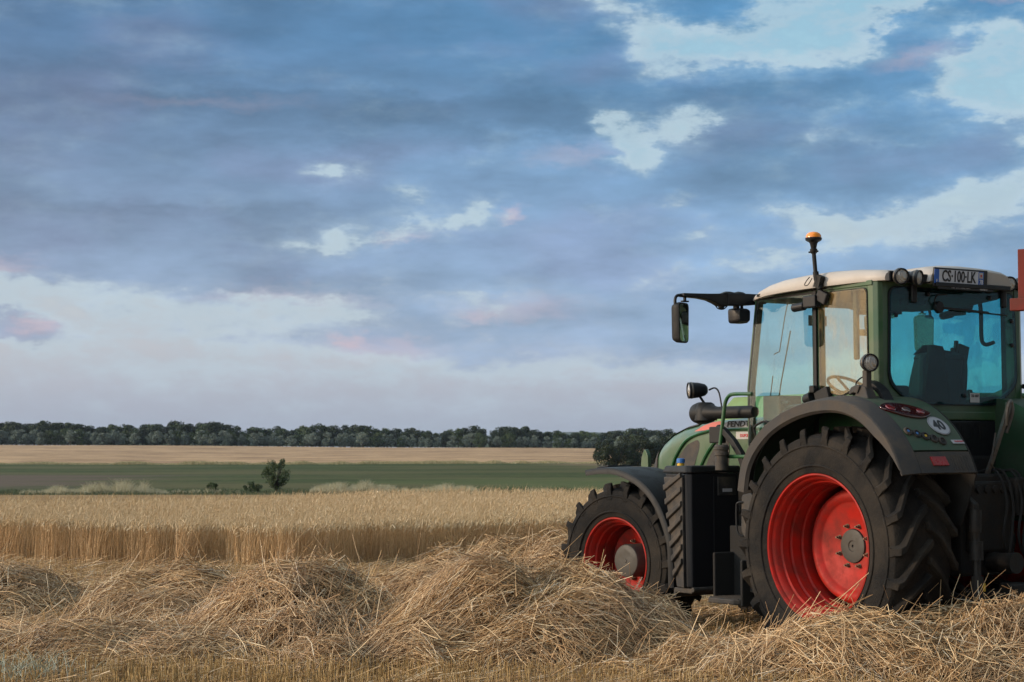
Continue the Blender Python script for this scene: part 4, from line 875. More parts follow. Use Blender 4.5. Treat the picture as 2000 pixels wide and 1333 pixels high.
# tank / box with diagonal ribs ---------------------------------------
m = MB()
m.rings([[(1.70, .58, .50), (1.70, 1.10, .50), (1.745, 1.13, .50), (1.90, 1.09, .50), (1.90, .58, .50)], [(1.70, .58, 1.47), (1.70, 1.10, 1.47), (1.745, 1.14, 1.47), (2.07, 1.10, 1.47), (2.07, .58, 1.47)]])
tk = m.build('fuel_tank', 'black_clean', TR, bevel=.012)
m = MB(); m.rings([[(1.685, .56, 1.475), (1.685, 1.115, 1.475), (1.735, 1.155, 1.475), (2.09, 1.12, 1.475), (2.09, .56, 1.475)], [(1.70, .56, 1.535), (1.70, 1.10, 1.535), (1.745, 1.13, 1.54), (2.07, 1.10, 1.535), (2.07, .56, 1.535)]]); m.build('tank_lid', 'black', tk, bevel=.014)
# ribbed outer step panel
m = MB(); m.rings([[(1.755, 1.125, .50), (1.90, 1.085, .50), (1.90, 1.115, .50), (1.755, 1.155, .50)], [(1.755, 1.135, 1.44), (2.06, 1.09, 1.44), (2.06, 1.125, 1.44), (1.755, 1.165, 1.44)]]); m.build('ribbed_panel', 'black_dusty', tk, bevel=.008)
for k in range(7):
    z0 = .60+k*.122; t = (z0-.5)/.94; xf = 1.90+.16*t; m = MB(); y_ = 1.152+.005
    m.rings([[(1.765, y_, z0+.10), (1.765, y_, z0+.155), (1.765, y_+.022, z0+.145), (1.765, y_+.022, z0+.11)], [(xf-.005, y_-.035, z0-.02), (xf+.005, y_-.035, z0+.045), (xf+.008, y_-.012, z0+.035), (xf, y_-.012, z0-.01)]])
    m.build('tank_rib', 'black_dusty', tk, bevel=.004)
m = MB(); m.box((1.697, .862, .98), (.006, .006, .94)); m.build('panel_seam', 'ink', tk)
m = MB(); m.box((1.695, .72, 1.36), (.012, .20, .16)); m.build('label_plate', 'black_dusty', tk, bevel=.004)
m = MB(); m.box((1.686, .72, 1.325), (.006, .10, .028)); m.build('white_label', 'lilac', tk)
m = MB(); m.tube([(1.665, 1.13, .487), (1.675, .78, .487)], .022, 8); m.box((1.80, 1.0, .475), (.24, .25, .04)); m.build('tank_bottom_rail', 'black_dusty', tk, bevel=.004)
m = MB(); m.lathe([(0, .032), (.015, .032)], (1.95, 1.02, 1.535), 'z', 20); m.lathe([(.015, .028), (.025, .028)], (1.95, 1.02, 1.535), 'z', 20); fc = m.build('filler_neck', 'yellow', tk, smooth=True, ang=30); m = MB(); m.lathe([(.025, .036), (.058, .036), (.064, .028)], (1.95, 1.02, 1.535), 'z', 14); m.build('filler_cap', 'navy', fc, smooth=True, ang=20)
# air pre-cleaner, its bracket
m = MB(); m.lathe([(0, .055), (.12, .055), (.125, .062), (.15, .062), (.155, .056), (.17, .056), (.175, .064), (.20, .064), (.215, .052)], (1.52, .92, 1.50), 'z', 28); m.build('air_cleaner', 'black_dusty', TR, smooth=True, ang=30)
m = MB(); m.rings([[(x, y_+.0, z), (x, y_+.055, z), (x-.05, y_+.055, z+.03), (x-.05, y_, z+.03)] for x, y_, z in ((1.70, .80, 1.86), (1.62, .80, 1.82), (1.50, .80, 1.73), (1.40, .80, 1.62), (1.33, .80, 1.46))]); m.box((1.68, .83, 1.80), (.16, .06, .14)); m.build('intake_bracket', 'black', TR, bevel=.008)
# horizontal silencer with headlamp on top
m = MB(); m.lathe([(0, .045), (.02, .054), (.50, .054), (.54, .062), (.60, .085), (.68, .098), (.74, .098), (.79, .085), (.81, .04)], (1.36, .68, 1.995), 'x', 36); ex = m.build('intake_pipe', 'black', TR, smooth=True, ang=45)
m = MB(); m.rings([[(2.02+r*math.cos(a), .68+r*math.sin(a), z) for a in [2*math.pi*k/20 for k in range(20)]] for z, r in ((1.93, .10), (2.02, .10), (2.075, .075), (2.09, .05))]); m.build('pipe_head', 'black', ex, smooth=True, ang=40)
def work_lamp(name, c, d, r, parent, depth=.07, stand=None, band=True):
    d = Vector(d).normalized(); c = Vector(c); x = d.cross(Vector((0,0,1))).normalized(); y = x.cross(d)
    def ring(r_, o): return [c+d*o+(x*math.cos(a)+y*math.sin(a))*r_ for a in [2*math.pi*k/28 for k in range(28)]]
    b = MB(); b.rings([ring(r*.45, -depth*1.15), ring(r*.72, -depth), ring(r*.92, -depth*.6), ring(r, -depth*.15), ring(r, .008), ring(r*.90, .010), ring(r*.86, -.004)])
    o = b.build(name, 'black_clean', parent, smooth=True, ang=50)
    g_ = MB(); g_.rings([ring(r*.86, -.002), ring(r*.7, .004), ring(r*.4, .008), ring(r*.1, .010)]); g_.build('lamp_glass', 'lens', o, smooth=True)
    if band: g_ = MB(); g_.rings([ring(r*1.012, -.012), ring(r*1.03, -.016), ring(r*1.03, -.024), ring(r*1.0, -.028)], False); g_.build('clamp_ring', 'steel', o, smooth=True)
    if stand: s_ = MB(); s_.tube(stand, .011, 8); s_.build('lamp_bracket', 'black', o)
    return o
hl = work_lamp('headlamp', (2.10, .80, 2.195), (.42, .9, -.04), .072, TR, .14, [(2.05, .72, 2.14), (2.02, .685, 2.07)])
m = MB(); m.tube(smooth_path([(2.02, .64, 2.20), (1.94, .64, 2.215), (1.86, .66, 2.17), (1.80, .68, 2.04)], 5), .008, 6); m.build('lamp_cable', 'black', hl, smooth=True)
# grab rail
m = MB(); m.tube(smooth_path([(1.20, .85, 2.14), (1.40, .85, 2.145), (1.49, .85, 2.135), (1.545, .85, 2.08), (1.57, .85, 1.98), (1.62, .85, 1.72), (1.625, .85, 1.66), (1.58, .85, 1.62), (1.50, .85, 1.615), (1.22, .85, 1.615)], 6), .0165, 10); m.build('grab_rail', 'green_dark', TR, smooth=True)
# steps ---------------------------------------------------------------
m = MB(); m.rings([[(1.06, .80, .40), (1.06, 1.12, .40), (1.10, 1.16, .40), (1.42, 1.16, .40), (1.46, 1.12, .40), (1.46, .80, .40)], [(1.06, .80, .445), (1.06, 1.12, .445), (1.10, 1.16, .445), (1.42, 1.16, .445), (1.46, 1.12, .445), (1.46, .80, .445)]])
sp = m.build('entry_step', 'black_dusty', TR, bevel=.01)
m = MB()
for k in range(7): m.box((1.26, 1.12-k*.045, .448), (.36, .012, .008))
m.build('step_tread', 'grease', sp)
m = MB(); m.box((1.02, .99, .58), (.03, .30, .38)); m.box((1.48, .93, .60), (.03, .24, .42)); m.box((1.27, .82, .72), (.50, .04, .62)); m.build('step_frame', 'under', sp, bevel=.01)
m = MB(); m.prism(roundpoly([(.98, 1.32), (1.10, 1.30), (1.11, 1.0), (1.03, .92), (1.03, .78), (1.09, .66), (1.06, .52), (.96, .50), (.90, .62), (.90, 1.2)], .03), lambda a, b: (a, 1.02, b), lambda a, b: (a, 1.06, b)); m.build('step_side_plate', 'black_dusty', TR, bevel=.006)
m = MB(); m.tube(smooth_path([(1.08, 1.06, 1.24), (1.12, 1.08, 1.235), (1.14, 1.08, 1.20), (1.14, 1.08, 1.04), (1.12, 1.08, .98), (1.08, 1.06, .96)], 4), .009, 8); m.build('step_handle', 'black', TR, smooth=True)
# cab -------------------------------------------------------------------
YC = -.03                       # cab centre line
def yl(x): return .80-.075*(x+.2)                 # left cab side
def ys(x, s): return yl(x) if s > 0 else 2*YC-yl(x)
def cab_side(name, poly, mt_, s, off0, off1, parent, r=.0, bevel=0, k=4):
    mb = MB(); pl = roundpoly(poly, r, k) if r else poly
    mb.prism(pl, lambda a, b: (a, ys(a, s)+s*off0, b), lambda a, b: (a, ys(a, s)+s*off1, b)); return mb.build(name, mt_, parent, bevel=bevel)
def frame_side(name, outer, inner, mt_, s, off0, off1, parent, k=5, r_in=.05, r_out=.01, bevel=0):
    """ring-shaped plate between two polygons with equally many corners"""
    po = roundpoly(outer, r_out, k); pi = roundpoly(inner, r_in, k); mb = MB(); n = len(po)
    V = []; 
    for off in (off0, off1): V += [(a, ys(a, s)+s*off, b) for a, b in po]+[(a, ys(a, s)+s*off, b) for a, b in pi]
    F = []
    for i in range(n):
        j = (i+1) % n; F += [(i, j, n+j, n+i), (2*n+i, 3*n+i, 3*n+j, 2*n+j), (i, 2*n+i, 2*n+j, j), (n+i, n+j, 3*n+j, 3*n+i)]
    mb.add(V, F); return mb.build(name, mt_, parent, bevel=bevel)
def frame_rear(name, outer, inner, mt_, x0, x1, parent, k=5, r_in=.06, r_out=.01, lean=lambda z: 0):
    po = roundpoly(outer, r_out, k); pi = roundpoly(inner, r_in, k); mb = MB(); n = len(po); V = []
    for x in (x0, x1): V += [(x+lean(b), YC+a, b) for a, b in po]+[(x+lean(b), YC+a, b) for a, b in pi]
    F = []
    for i in range(n):
        j = (i+1) % n; F += [(i, j, n+j, n+i), (2*n+i, 3*n+i, 3*n+j, 2*n+j), (i, 2*n+i, 2*n+j, j), (n+i, n+j, 3*n+j, 3*n+i)]
    mb.add(V, F); return mb.build(name, mt_, parent)
# main cab body: floor pan and lower walls, the root of all cab parts
m = MB(); m.rings([[(x, ys(x, 1)-.03, z) for x in (-.14,)]+[(1.36, ys(1.36, 1)-.03, z), (1.36, ys(1.36, -1)+.03, z), (-.14, ys(-.14, -1)+.03, z)] for z in (1.56, 1.76)])
cab = m.build('cab_floor', 'under', TR, bevel=.02)
# left and right side frames
for s in (1, -1):
    outer = [(-.19, 1.60), (1.44, 1.60), (1.445, 2.20), (1.30, 2.985), (-.19, 2.985)]
    if s > 0:
        # quarter (rear) window frame and door frame as two ring plates
        frame_side('side_frame', [(-.19, 1.80), (.50, 1.80), (.50, 2.20), (.50, 2.985), (-.19, 2.985)], [(-.135, 2.205), (.20, 2.10), (.465, 2.16), (.465, 2.935), (-.125, 2.935)], 'green', s, -.055, .0, TR, 6, .05)
        dr = frame_side('door_frame', [(.52, 1.62), (1.435, 1.62), (1.435, 2.20), (1.305, 2.965), (.52, 2.965)], [(.555, 1.68), (1.405, 1.68), (1.405, 2.19), (1.275, 2.93), (.555, 2.93)], 'black_clean', s, -.035, .010, TR, 5, .04, .02)
        cab_side('door_glass', [(.545, 1.67), (1.412, 1.67), (1.412, 2.19), (1.282, 2.937), (.545, 2.937)], 'glass', s, .011, .015, dr, .03)
        sf = frame_side('quarter_seal', [(-.140, 2.198), (.20, 2.093), (.472, 2.152), (.472, 2.942), (-.132, 2.942)], [(-.128, 2.212), (.20, 2.108), (.458, 2.166), (.458, 2.928), (-.118, 2.928)], 'black_clean', s, .001, .012, TR, 6, .05, .05)
        cab_side('quarter_glass', [(-.134, 2.205), (.20, 2.100), (.465, 2.158), (.465, 2.935), (-.125, 2.935)], 'glass_q', s, .013, .017, sf, .05, k=6)
        cab_side('centre_post', [(.497, 1.80), (.53, 1.80), (.53, 2.96), (.497, 2.96)], 'black_clean', s, -.05, .02, TR)

    else:
        sf = frame_side('side_frame', [(-.19, 1.60), (.6, 1.60), (1.435, 1.62), (1.435, 2.20), (1.305, 2.985), (-.19, 2.985)], [(-.13, 2.20), (.35, 2.02), (1.40, 1.80), (1.405, 2.19), (1.275, 2.93), (-.12, 2.93)], 'green', s, -.055, .0, TR, 6, .05)
        cab_side('side_glass', [(-.14, 2.19), (.35, 2.01), (1.41, 1.79), (1.415, 2.19), (1.283, 2.938), (-.13, 2.938)], 'glass', s, .002, .006, sf, .05)
    cab_side('front_pillar', [(1.415, 1.60), (1.455, 1.60), (1.460, 2.20), (1.325, 2.985), (1.282, 2.985), (1.418, 2.20)], 'green', s, -.06, .006, TR, bevel=.006)
    cab_side('roof_rail', [(-.19, 2.955), (1.31, 2.955), (1.30, 2.995), (-.19, 2.995)], 'green', s, -.05, .012, TR, bevel=.004)
    # door handle block and hinge covers
    m = MB(); yy = ys(.47, s)+s*.045; m.tube([(.60, yy, 2.075), (.52, yy, 2.10)], .045, 12); m.box((.40, yy-s*.01, 2.10), (.16, .05, .12), (0, 18, 0)); m.box((.50, yy, 2.16), (.06, .06, .06)); m.build('door_hinge', 'black', TR, bevel=.01)
    m = MB(); m.box((.50, ys(.5, s)+s*.06, 2.87), (.15, .07, .10)); m.tube([(.57, ys(.5, s)+s*.07, 2.84), (.70, ys(.5, s)+s*.08, 2.83)], .037, 10); m.box((.38, ys(.4, s)+s*.045, 2.90), (.12, .04, .10), (0, -25, 0)); m.build('hinge_cover', 'black_clean', TR, bevel=.012)
    m = MB(); m.tube(smooth_path([(1.30, ys(1.3, s)+s*.04, 1.80), (1.31, ys(1.3, s)+s*.05, 1.86), (1.22, ys(1.3, s)+s*.05, 1.90), (1.12, ys(1.1, s)+s*.05, 1.905), (1.10, ys(1.1, s)+s*.05, 1.85)], 3), .010, 8); m.build('door_handle', 'black', TR, smooth=True)
    # rear corner pillar, rounded
    m = MB(); yy = ys(-.19, s); m.rings([[(-.13, yy-s*.0, z), (-.19, yy, z), (-.225, yy-s*.020, z), (-.24, yy-s*.055, z), (-.24, yy-s*.115, z), (-.13, yy-s*.10, z)] for z in (1.60, 2.985)]); m.build('rear_pillar', 'green', TR, bevel=.006)
# curved interior handrail seen through the door
m = MB(); m.tube(smooth_path([(1.02, .66, 1.72), (1.04, .66, 1.92), (.98, .66, 2.01), (.88, .66, 2.03), (.72, .66, 2.035)], 5), .016, 8); m.build('inner_handrail', 'black_clean', TR, smooth=True)
# rear wall
RW_in = [(-.60, 2.03), (.60, 2.03), (.685, 2.17), (.70, 2.93), (-.70, 2.93), (-.685, 2.17)]
RW_in = [(.48, 2.035), (.72, 2.20), (.70, 2.94), (-.70, 2.94), (-.72, 2.20), (-.48, 2.035)]
RW_out = [(.55, 1.94), (.76, 1.98), (.76, 2.985), (-.76, 2.985), (-.76, 1.98), (-.55, 1.94)]
rw = frame_rear('rear_wall', RW_out, RW_in, 'green', -.20, -.235, TR, 6, .09, .02)
sl = frame_rear('rear_window_seal', [(.49, 2.022), (.733, 2.192), (.713, 2.953), (-.713, 2.953), (-.733, 2.192), (-.49, 2.022)], [(.472, 2.045), (.708, 2.208), (.690, 2.930), (-.690, 2.930), (-.708, 2.208), (-.472, 2.045)], 'black_clean', -.236, -.25, TR, 6, .09, .09)
m = MB(); m.prism(roundpoly([(.483, 2.03), (.722, 2.196), (.70, 2.945), (-.70, 2.945), (-.722, 2.196), (-.483, 2.03)], .09, 6), lambda a, b: (-.252, YC+a, b), lambda a, b: (-.256, YC+a, b)); rg = m.build('rear_window', 'glass_r', TR)
for (a, b) in ((.655, 2.72), (-.655, 2.72), (-.655, 2.52), (.30, 2.90), (-.40, 2.90), (-.09, 2.10)):
    m = MB(); m.lathe([(0, .018), (.012, .018), (.016, .012)][::-1] if False else [(-.016, .010), (-.012, .018), (0, .018)], (-.257, YC+a, b), 'x', 14); m.build('glass_fixing', 'black_clean', rg, smooth=True, ang=30)
for a in (.46, -.56):
    m = MB(); m.box((-.265, YC+a, 2.90), (.035, .055, .15)); m.build('window_hinge', 'black_clean', rg, bevel=.012)
# wiper
m = MB(); m.lathe([(-.03, .045), (0, .05)], (-.258, YC+.19, 2.80), 'x', 16); m.box((-.285, YC-.10, 2.785), (.015, .52, .020), (2.2, 0, 0)); m.box((-.28, YC-.25, 2.775), (.012, .66, .012), (2.2, 0, 0)); m.tube(smooth_path([(-.27, YC+.20, 2.80), (-.285, YC+.25, 2.84), (-.285, YC+.22, 2.895), (-.275, YC+.10, 2.905)], 4), .006, 6); m.build('wiper', 'black_clean', rg, bevel=.003)
# sticker on the rear glass
m = MB(); m.box((-.2585, YC-.215, 2.085), (.002, .105, .075)); sk = m.build('window_sticker', 'white', rg); text('lettering', '733 1037', .030, 'ink', sk, (-.2602, YC-.215, 2.10), (0, -1, 0), (0, 0, 1), .78, .0008)
# lower rear panel
m = MB(); m.rings([[(-.205, YC+.74, z0), (-.235, YC+.70, z0), (-.235, YC-.70, z0), (-.205, YC-.74, z0)] for z0 in (1.55, 1.90)]); lp = m.build('lower_rear_panel', 'black_clean', TR, bevel=.01)
text('embossing', 'FENDT', .20, 'black', lp, (-.2375, YC-.02, 1.80), (0, -1, 0), (0, 0, 1), 1.1, .004)
m = MB(); m.rings([[(-.20, YC+.76, z), (-.24, YC+.72, z), (-.24, YC-.72, z), (-.20, YC-.76, z)] for z in (1.905, 1.975)]); m.build('rear_cross_rail', 'green', TR, bevel=.01)
# windscreen and its pillars
m = MB(); a0, a1 = ys(1.43, 1)-.03, ys(1.43, -1)+.03
m.add([(1.435, a0, 1.90), (1.435, a1, 1.90), (1.445, a1, 2.20), (1.30, a1, 2.95), (1.30, a0, 2.95), (1.445, a0, 2.20), (1.431, a0, 1.90), (1.431, a1, 1.90), (1.441, a1, 2.20), (1.296, a1, 2.95), (1.296, a0, 2.95), (1.441, a0, 2.20)], [(0,1,2,5), (5,2,3,4), (6,11,8,7), (11,10,9,8), (0,6,7,1), (4,3,9,10), (0,5,11,6), (5,4,10,11), (1,7,8,2), (2,8,9,3)])
ws = m.build('windscreen', 'glass_f', TR)
m = MB(); m.tube([(1.455, .35, 2.0), (1.455, .30, 2.25), (1.37, .26, 2.70)], .006, 6); m.tube([(1.46, .33, 1.95), (1.46, -.1, 2.02)], .007, 6); m.build('front_wiper', 'black', ws)
# roof ------------------------------------------------------------------
RS = [  # x, half width, z top, z bottom edge
 (-.30, .800, 3.060, 2.985), (-.26, .825, 3.075, 2.985), (0, .845, 3.098, 2.985), (.30, .855, 3.108, 2.982), (.60, .855, 3.103, 2.976), (.85, .845, 3.088, 2.970), (1.05, .825, 3.060, 2.962), (1.20, .79, 3.028, 2.952), (1.32, .74, 2.995, 2.943), (1.40, .68, 2.965, 2.938), (1.43, .62, 2.948, 2.936)]
def rring(x, hw, zt, zb):
    th = zt-zb; r = []
    for (f, g_) in ((1.0, 0), (1.008, .22), (1.0, .50), (.985, .72), (.955, .88), (.90, .96), (.75, 1.0), (.40, 1.03), (0, 1.04)): r.append((x, YC+hw*f, zb+th*g_))
    return r+[(a, 2*YC-b, c) for a, b, c in r[:-1][::-1]]
def rint(x): xs = [h[0] for h in RS]; return [float(np.interp(x, xs, [h[i] for h in RS])) for i in (1, 2, 3)]
m = MB(); xs_ = list(np.linspace(-.30, 1.30, 34))+[1.34, 1.38, 1.41, 1.43]
m.rings([rring(x, *rint(x)) for x in xs_]); roof = m.build('cab_roof', 'roof', TR, smooth=True, ang=60)
m = MB(); m.rings([[(x, YC+w_, z) for w_, z in ((.80, 2.962), (.80, 2.984), (-.80, 2.984), (-.80, 2.962))] for x in (-.22, 1.22)]); m.build('roof_underside', 'under', roof)
# raised rear centre section carrying the plate
m = MB(); R = []
for x, hw, zt, zb in ((.20, .40, 3.10, 3.05), (0, .44, 3.135, 3.0), (-.26, .455, 3.140, 2.985), (-.37, .455, 3.118, 2.985), (-.395, .445, 3.095, 2.99)):
    R.append([(x, YC-.05+hw*f, zb+(zt-zb)*g_) for f, g_ in ((1.03, 0), (1.0, .45), (.95, .70), (.80, .86), (.50, .96), (0, 1.0), (-.50, .96), (-.80, .86), (-.95, .70), (-1.0, .45), (-1.03, 0))])
m.rings(R); rc = m.build('roof_rear_section', 'roof', roof, smooth=True, ang=40)
m = MB(); m.box((-.404, YC-.05, 2.965), (.05, .84, .035)); m.build('roof_lower_trim', 'black_clean', rc, bevel=.006)
# dark recess pods left and right with the lamps
for s in (1, -1):
    m = MB(); m.box((-.285, YC+s*.625, 3.02), (.05, .27, .085)); m.build('lamp_recess', 'black_clean', roof, bevel=.01)
# number plate
m = MB(); m.box((-.405, YC+.085, 3.025), (.02, .60, .150), (0, -4, 0)); pl = m.build('number_plate', 'ink', TR, bevel=.006)
def onp(name, y0, y1, z0, z1, mt_, o=-.4165): m = MB(); m.box((o-.001, YC+(y0+y1)/2, (z0+z1)/2), (.003, abs(y1-y0), z1-z0), (0, -4, 0)); return m.build(name, mt_, pl)
onp('plate_face', .335, -.105, 2.975, 3.085, 'plate'); onp('blue_strip', .385, .336, 2.975, 3.085, 'blue'); onp('blue_strip', -.106, -.165, 2.975, 3.085, 'blue')
onp('region_badge', -.114, -.157, 3.032, 3.078, 'white', -.4195)
UPP = (-.07, 0, 1)
text('lettering', 'CS·100·LK', .125, 'ink', pl, (-.4210, YC+.116, 3.031), (0, -1, 0), UPP, .70, .0024)
text('lettering', 'F', .035, 'plate', pl, (-.4200, YC+.361, 2.992), (0, -1, 0), UPP); text('lettering', '78', .052, 'plate', pl, (-.4200, YC-.136, 3.001), (0, -1, 0), UPP, .8, .001)
m = MB(); cst = [(math.cos(math.pi*k/8)*(.018 if k % 2 == 0 else .007), math.sin(math.pi*k/8)*(.018 if k % 2 == 0 else .007)) for k in range(16)]; m.prism(cst, lambda a, b: (-.4215, YC-.136+a, 3.055+b), lambda a, b: (-.4225, YC-.136+a, 3.055+b)); m.build('badge_star', 'redink', pl)
m = MB(); m.box((-.416, YC+.04, 2.948), (.012, .62, .032)); ps = m.build('plate_strip', 'ink', TR); text('lettering', 'Hier fährt Fendt, Fährt', .023, 'lilac', ps, (-.4235, YC+.10, 2.948), (0, -1, 0), (0, 0, 1)); text('lettering', 'FENDT', .028, 'white', ps, (-.4235, YC-.16, 2.948), (0, -1, 0), (0, 0, 1), 1, .0015)
# lamps on the roof corners and on the fender arm
work_lamp('work_lamp', (-.37, .665, 3.015), (-1, .22, -.12), .064, TR, .075)
work_lamp('work_lamp', (-.38, .485, 3.010), (-1, -.30, -.10), .062, TR, .075)
work_lamp('work_lamp', (-.37, 2*YC-.665, 3.015), (-1, -.22, -.12), .064, TR, .075)
work_lamp('work_lamp', (-.38, 2*YC-.485, 3.010), (-1, .30, -.10), .062, TR, .075)
m = MB(); m.box((-.33, .395, 3.01), (.07, .10, .07)); m.box((-.30, -.62, 3.0), (.06, .16, .04)); m.tube([(-.36, -.52, 3.02), (-.33, -.70, 3.03)], .014, 6); m.build('lamp_mount', 'black_clean', TR, bevel=.01)
for s in (1, -1):
    y_ = s*1.0 if s > 0 else -1.06
    wl = work_lamp('fender_lamp', (-.36, y_, 2.335), (-1, s*.25, -.05), .070, TR, .075, [(-.33, y_, 2.28), (-.33, y_, 2.15)])
    m = MB(); m.box((-.32, y_, 2.20), (.05, .055, .16)); m.rings([[(x, y_-.06, z), (x, y_+.06, z), (x+.03, y_+.06, z-.06), (x+.03, y_-.06, z-.06)] for x, z in ((-.30, 2.16), (-.26, 2.17), (-.20, 2.15))]); m.rings([[(-.36+.05*math.cos(a), y_+s*(.02-.35*t*0), 2.10) for a in (0, 1.57, 3.14, 4.71)], [(-.30, y_, 2.18)]*4] if False else [[(-.38, y_-.05, 2.06), (-.38, y_+.05, 2.06), (-.22, y_+.05, 2.06), (-.22, y_-.05, 2.06)], [(-.34, y_-.04, 2.15), (-.34, y_+.04, 2.15), (-.27, y_+.04, 2.17), (-.27, y_-.04, 2.17)]])
    m.build('lamp_foot', 'lip', wl, bevel=.008)
    m = MB(); m.tube(smooth_path([(-.32, y_-s*.01, 2.24), (-.25, y_, 2.22), (-.20, y_, 2.18), (-.21, y_, 2.13), (-.17, y_, 2.09)], 4), .006, 6); m.build('lamp_cable', 'black', wl, smooth=True)
# black arched mudguard stay between pillar and fender
for s in (1, -1):
    y_ = .86 if s > 0 else -.92
    m = MB(); pth = smooth_path([(-.42, y_, 2.04), (-.36, y_, 2.13), (-.27, y_, 2.19), (-.20, y_, 2.21)], 5); m.rings([[(p.x, p.y-.05, p.z), (p.x, p.y+.05, p.z), (p.x+.02, p.y+.05, p.z-.035), (p.x+.02, p.y-.05, p.z-.035)] for p in pth]); m.build('fender_stay', 'black', TR, bevel=.004)
# beacon on its pole
m = MB(); bx, by = .37, .86
m.tube([(bx-.03, by, 2.96), (bx, by+.01, 3.04), (bx+.01, by+.01, 3.10)], .024, 10); m.tube([(bx+.01, by+.01, 3.08), (bx+.03, by+.01, 3.27)], .017, 10); m.box((bx-.02, by, 3.02), (.06, .05, .10), (0, -20, 0)); m.lathe([(0, .022), (.012, .030), (.035, .030), (.045, .02)], (bx+.03, by+.01, 3.25), 'z', 14); m.tube([(bx-.02, by+.01, 3.265), (bx+.085, by+.01, 3.265)], .008, 6); m.lathe([(0, .022), (.04, .030), (.065, .045)], (bx+.03, by+.01, 3.29), 'z', 20)
pol = m.build('beacon_pole', 'black', TR, smooth=True, ang=40)
m = MB(); m.tube(smooth_path([(bx+.06, by+.03, 3.06), (bx+.10, by+.03, 3.03), (bx+.12, by+.03, 3.00), (bx+.08, by+.03, 3.0), (bx+.03, by+.03, 3.05)], 4), .004, 5); m.build('beacon_cable', 'black', pol)
m = MB(); m.lathe([(.0, .045), (.012, .064), (.028, .068), (.034, .064)], (bx+.03, by+.01, 3.345), 'z', 32); be = m.build('beacon', 'black_clean', TR, smooth=True, ang=40)
m = MB(); m.lathe([(.034, .063), (.05, .062), (.066, .052), (.077, .034), (.082, .012)], (bx+.03, by+.01, 3.345), 'z', 32); m.build('amber_cover', 'amber', be, smooth=True, ang=50)
# mirrors on long arms
for s in (1, -1):
    def Y(v): return v if s > 0 else 2*YC-v
    m = MB(); m.rings([[(1.40, Y(y_), z0), (1.40, Y(y_), z1), (1.50, Y(y_), z1), (1.50, Y(y_), z0)] for y_, z0, z1 in ((.50, 2.925, 3.005), (.70, 2.905, 3.005), (.93, 2.895, 3.0))])
    m.rings([[(1.41, Y(y_), z0), (1.41, Y(y_), z1), (1.49, Y(y_), z1), (1.49, Y(y_), z0)] for y_, z0, z1 in ((.93, 2.885, 2.995), (1.0, 2.890, 2.995), (1.05, 2.912, 2.992), (1.12, 2.934, 2.989), (1.22, 2.946, 2.986), (1.40, 2.952, 2.982))])
    arm = m.build('mirror_arm', 'black_clean', TR, bevel=.008)
    m = MB(); m.lathe([(0, .022), (.015, .028), (.105, .028), (.125, .02)], (1.45, Y(.965), 2.868), 'z', 16); m.rings([[(1.45+.045*math.cos(a), Y(y_), 2.998+h*max(0, math.sin(a))) for a in [math.pi*k/6 for k in range(7)]] for y_, h in ((.70, .0), (.74, .022), (.78, .026), (.83, .014), (.88, .022), (.92, .020), (.97, 0))]); m.tube(smooth_path([(1.45, Y(.90), 2.895), (1.45, Y(.94), 2.866), (1.45, Y(1.0), 2.868), (1.45, Y(1.03), 2.895)], 3), .005, 5); m.box((1.45, Y(1.36), 2.935), (.02, .018, .035)); m.box((1.45, Y(1.36), 2.915), (.03, .065, .012)); m.build('arm_joint', 'black', arm, smooth=True, ang=30)
    m = MB(); m.tube(smooth_path([(1.45, Y(1.38), 2.967), (1.45, Y(1.44), 2.960), (1.45, Y(1.462), 2.93), (1.45, Y(1.462), 2.87)], 5), .013, 8); m.build('mirror_stem', 'black_clean', arm, smooth=True)
    # mirror head: rounded box turned a little towards the driver
    hd = empty_mirror = None
    m = MB(); R = []
    ol = roundpoly([(-.085, -.17), (.085, -.17), (.095, .17), (-.095, .17)], .045, 5)
    for x, sc_ in ((-.012, .97), (.0, 1.0), (.035, .97), (.065, .80), (.075, .55)): R.append([(x, a*sc_, b*(1-(1-sc_)*.6)) for a, b in ol])
    m.rings(R); mh = m.build('mirror', 'black', TR, smooth=True, ang=50); mh.location = (1.45, Y(1.385), 2.735); mh.rotation_euler = (0, 0, R_(24 if s > 0 else -22))
    m = MB(); m.prism([(a*.86, b*.92) for a, b in ol], lambda a, b: (-.0135, a, b), lambda a, b: (-.0145, a, b)); m.build('mirror_glass', 'mirror', mh)
    # lamp hanging under the arm
    m = MB(); R = []
    ol = roundpoly([(-.075, -.065), (.075, -.065), (.08, .065), (-.08, .065)], .03, 4)
    for x, sc_ in ((-.06, .75), (-.02, .97), (.03, 1.0), (.07, .98)): R.append([(1.44+x, Y(.765)+a*sc_, 2.815+b*sc_) for a, b in ol])
    m.rings(R); m.tube([(1.45, Y(.74), 2.86), (1.45, Y(.74), 2.91)], .014, 8); m.box((1.45, Y(.80), 2.885), (.05, .03, .03)); al = m.build('arm_lamp', 'black_clean', TR, smooth=True, ang=40)
    m = MB(); m.prism([(a*.88, b*.88) for a, b in ol], lambda a, b: (1.5115, Y(.765)+a, 2.815+b), lambda a, b: (1.514, Y(.765)+a, 2.815+b)); m.build('lamp_glass', 'lens', al)
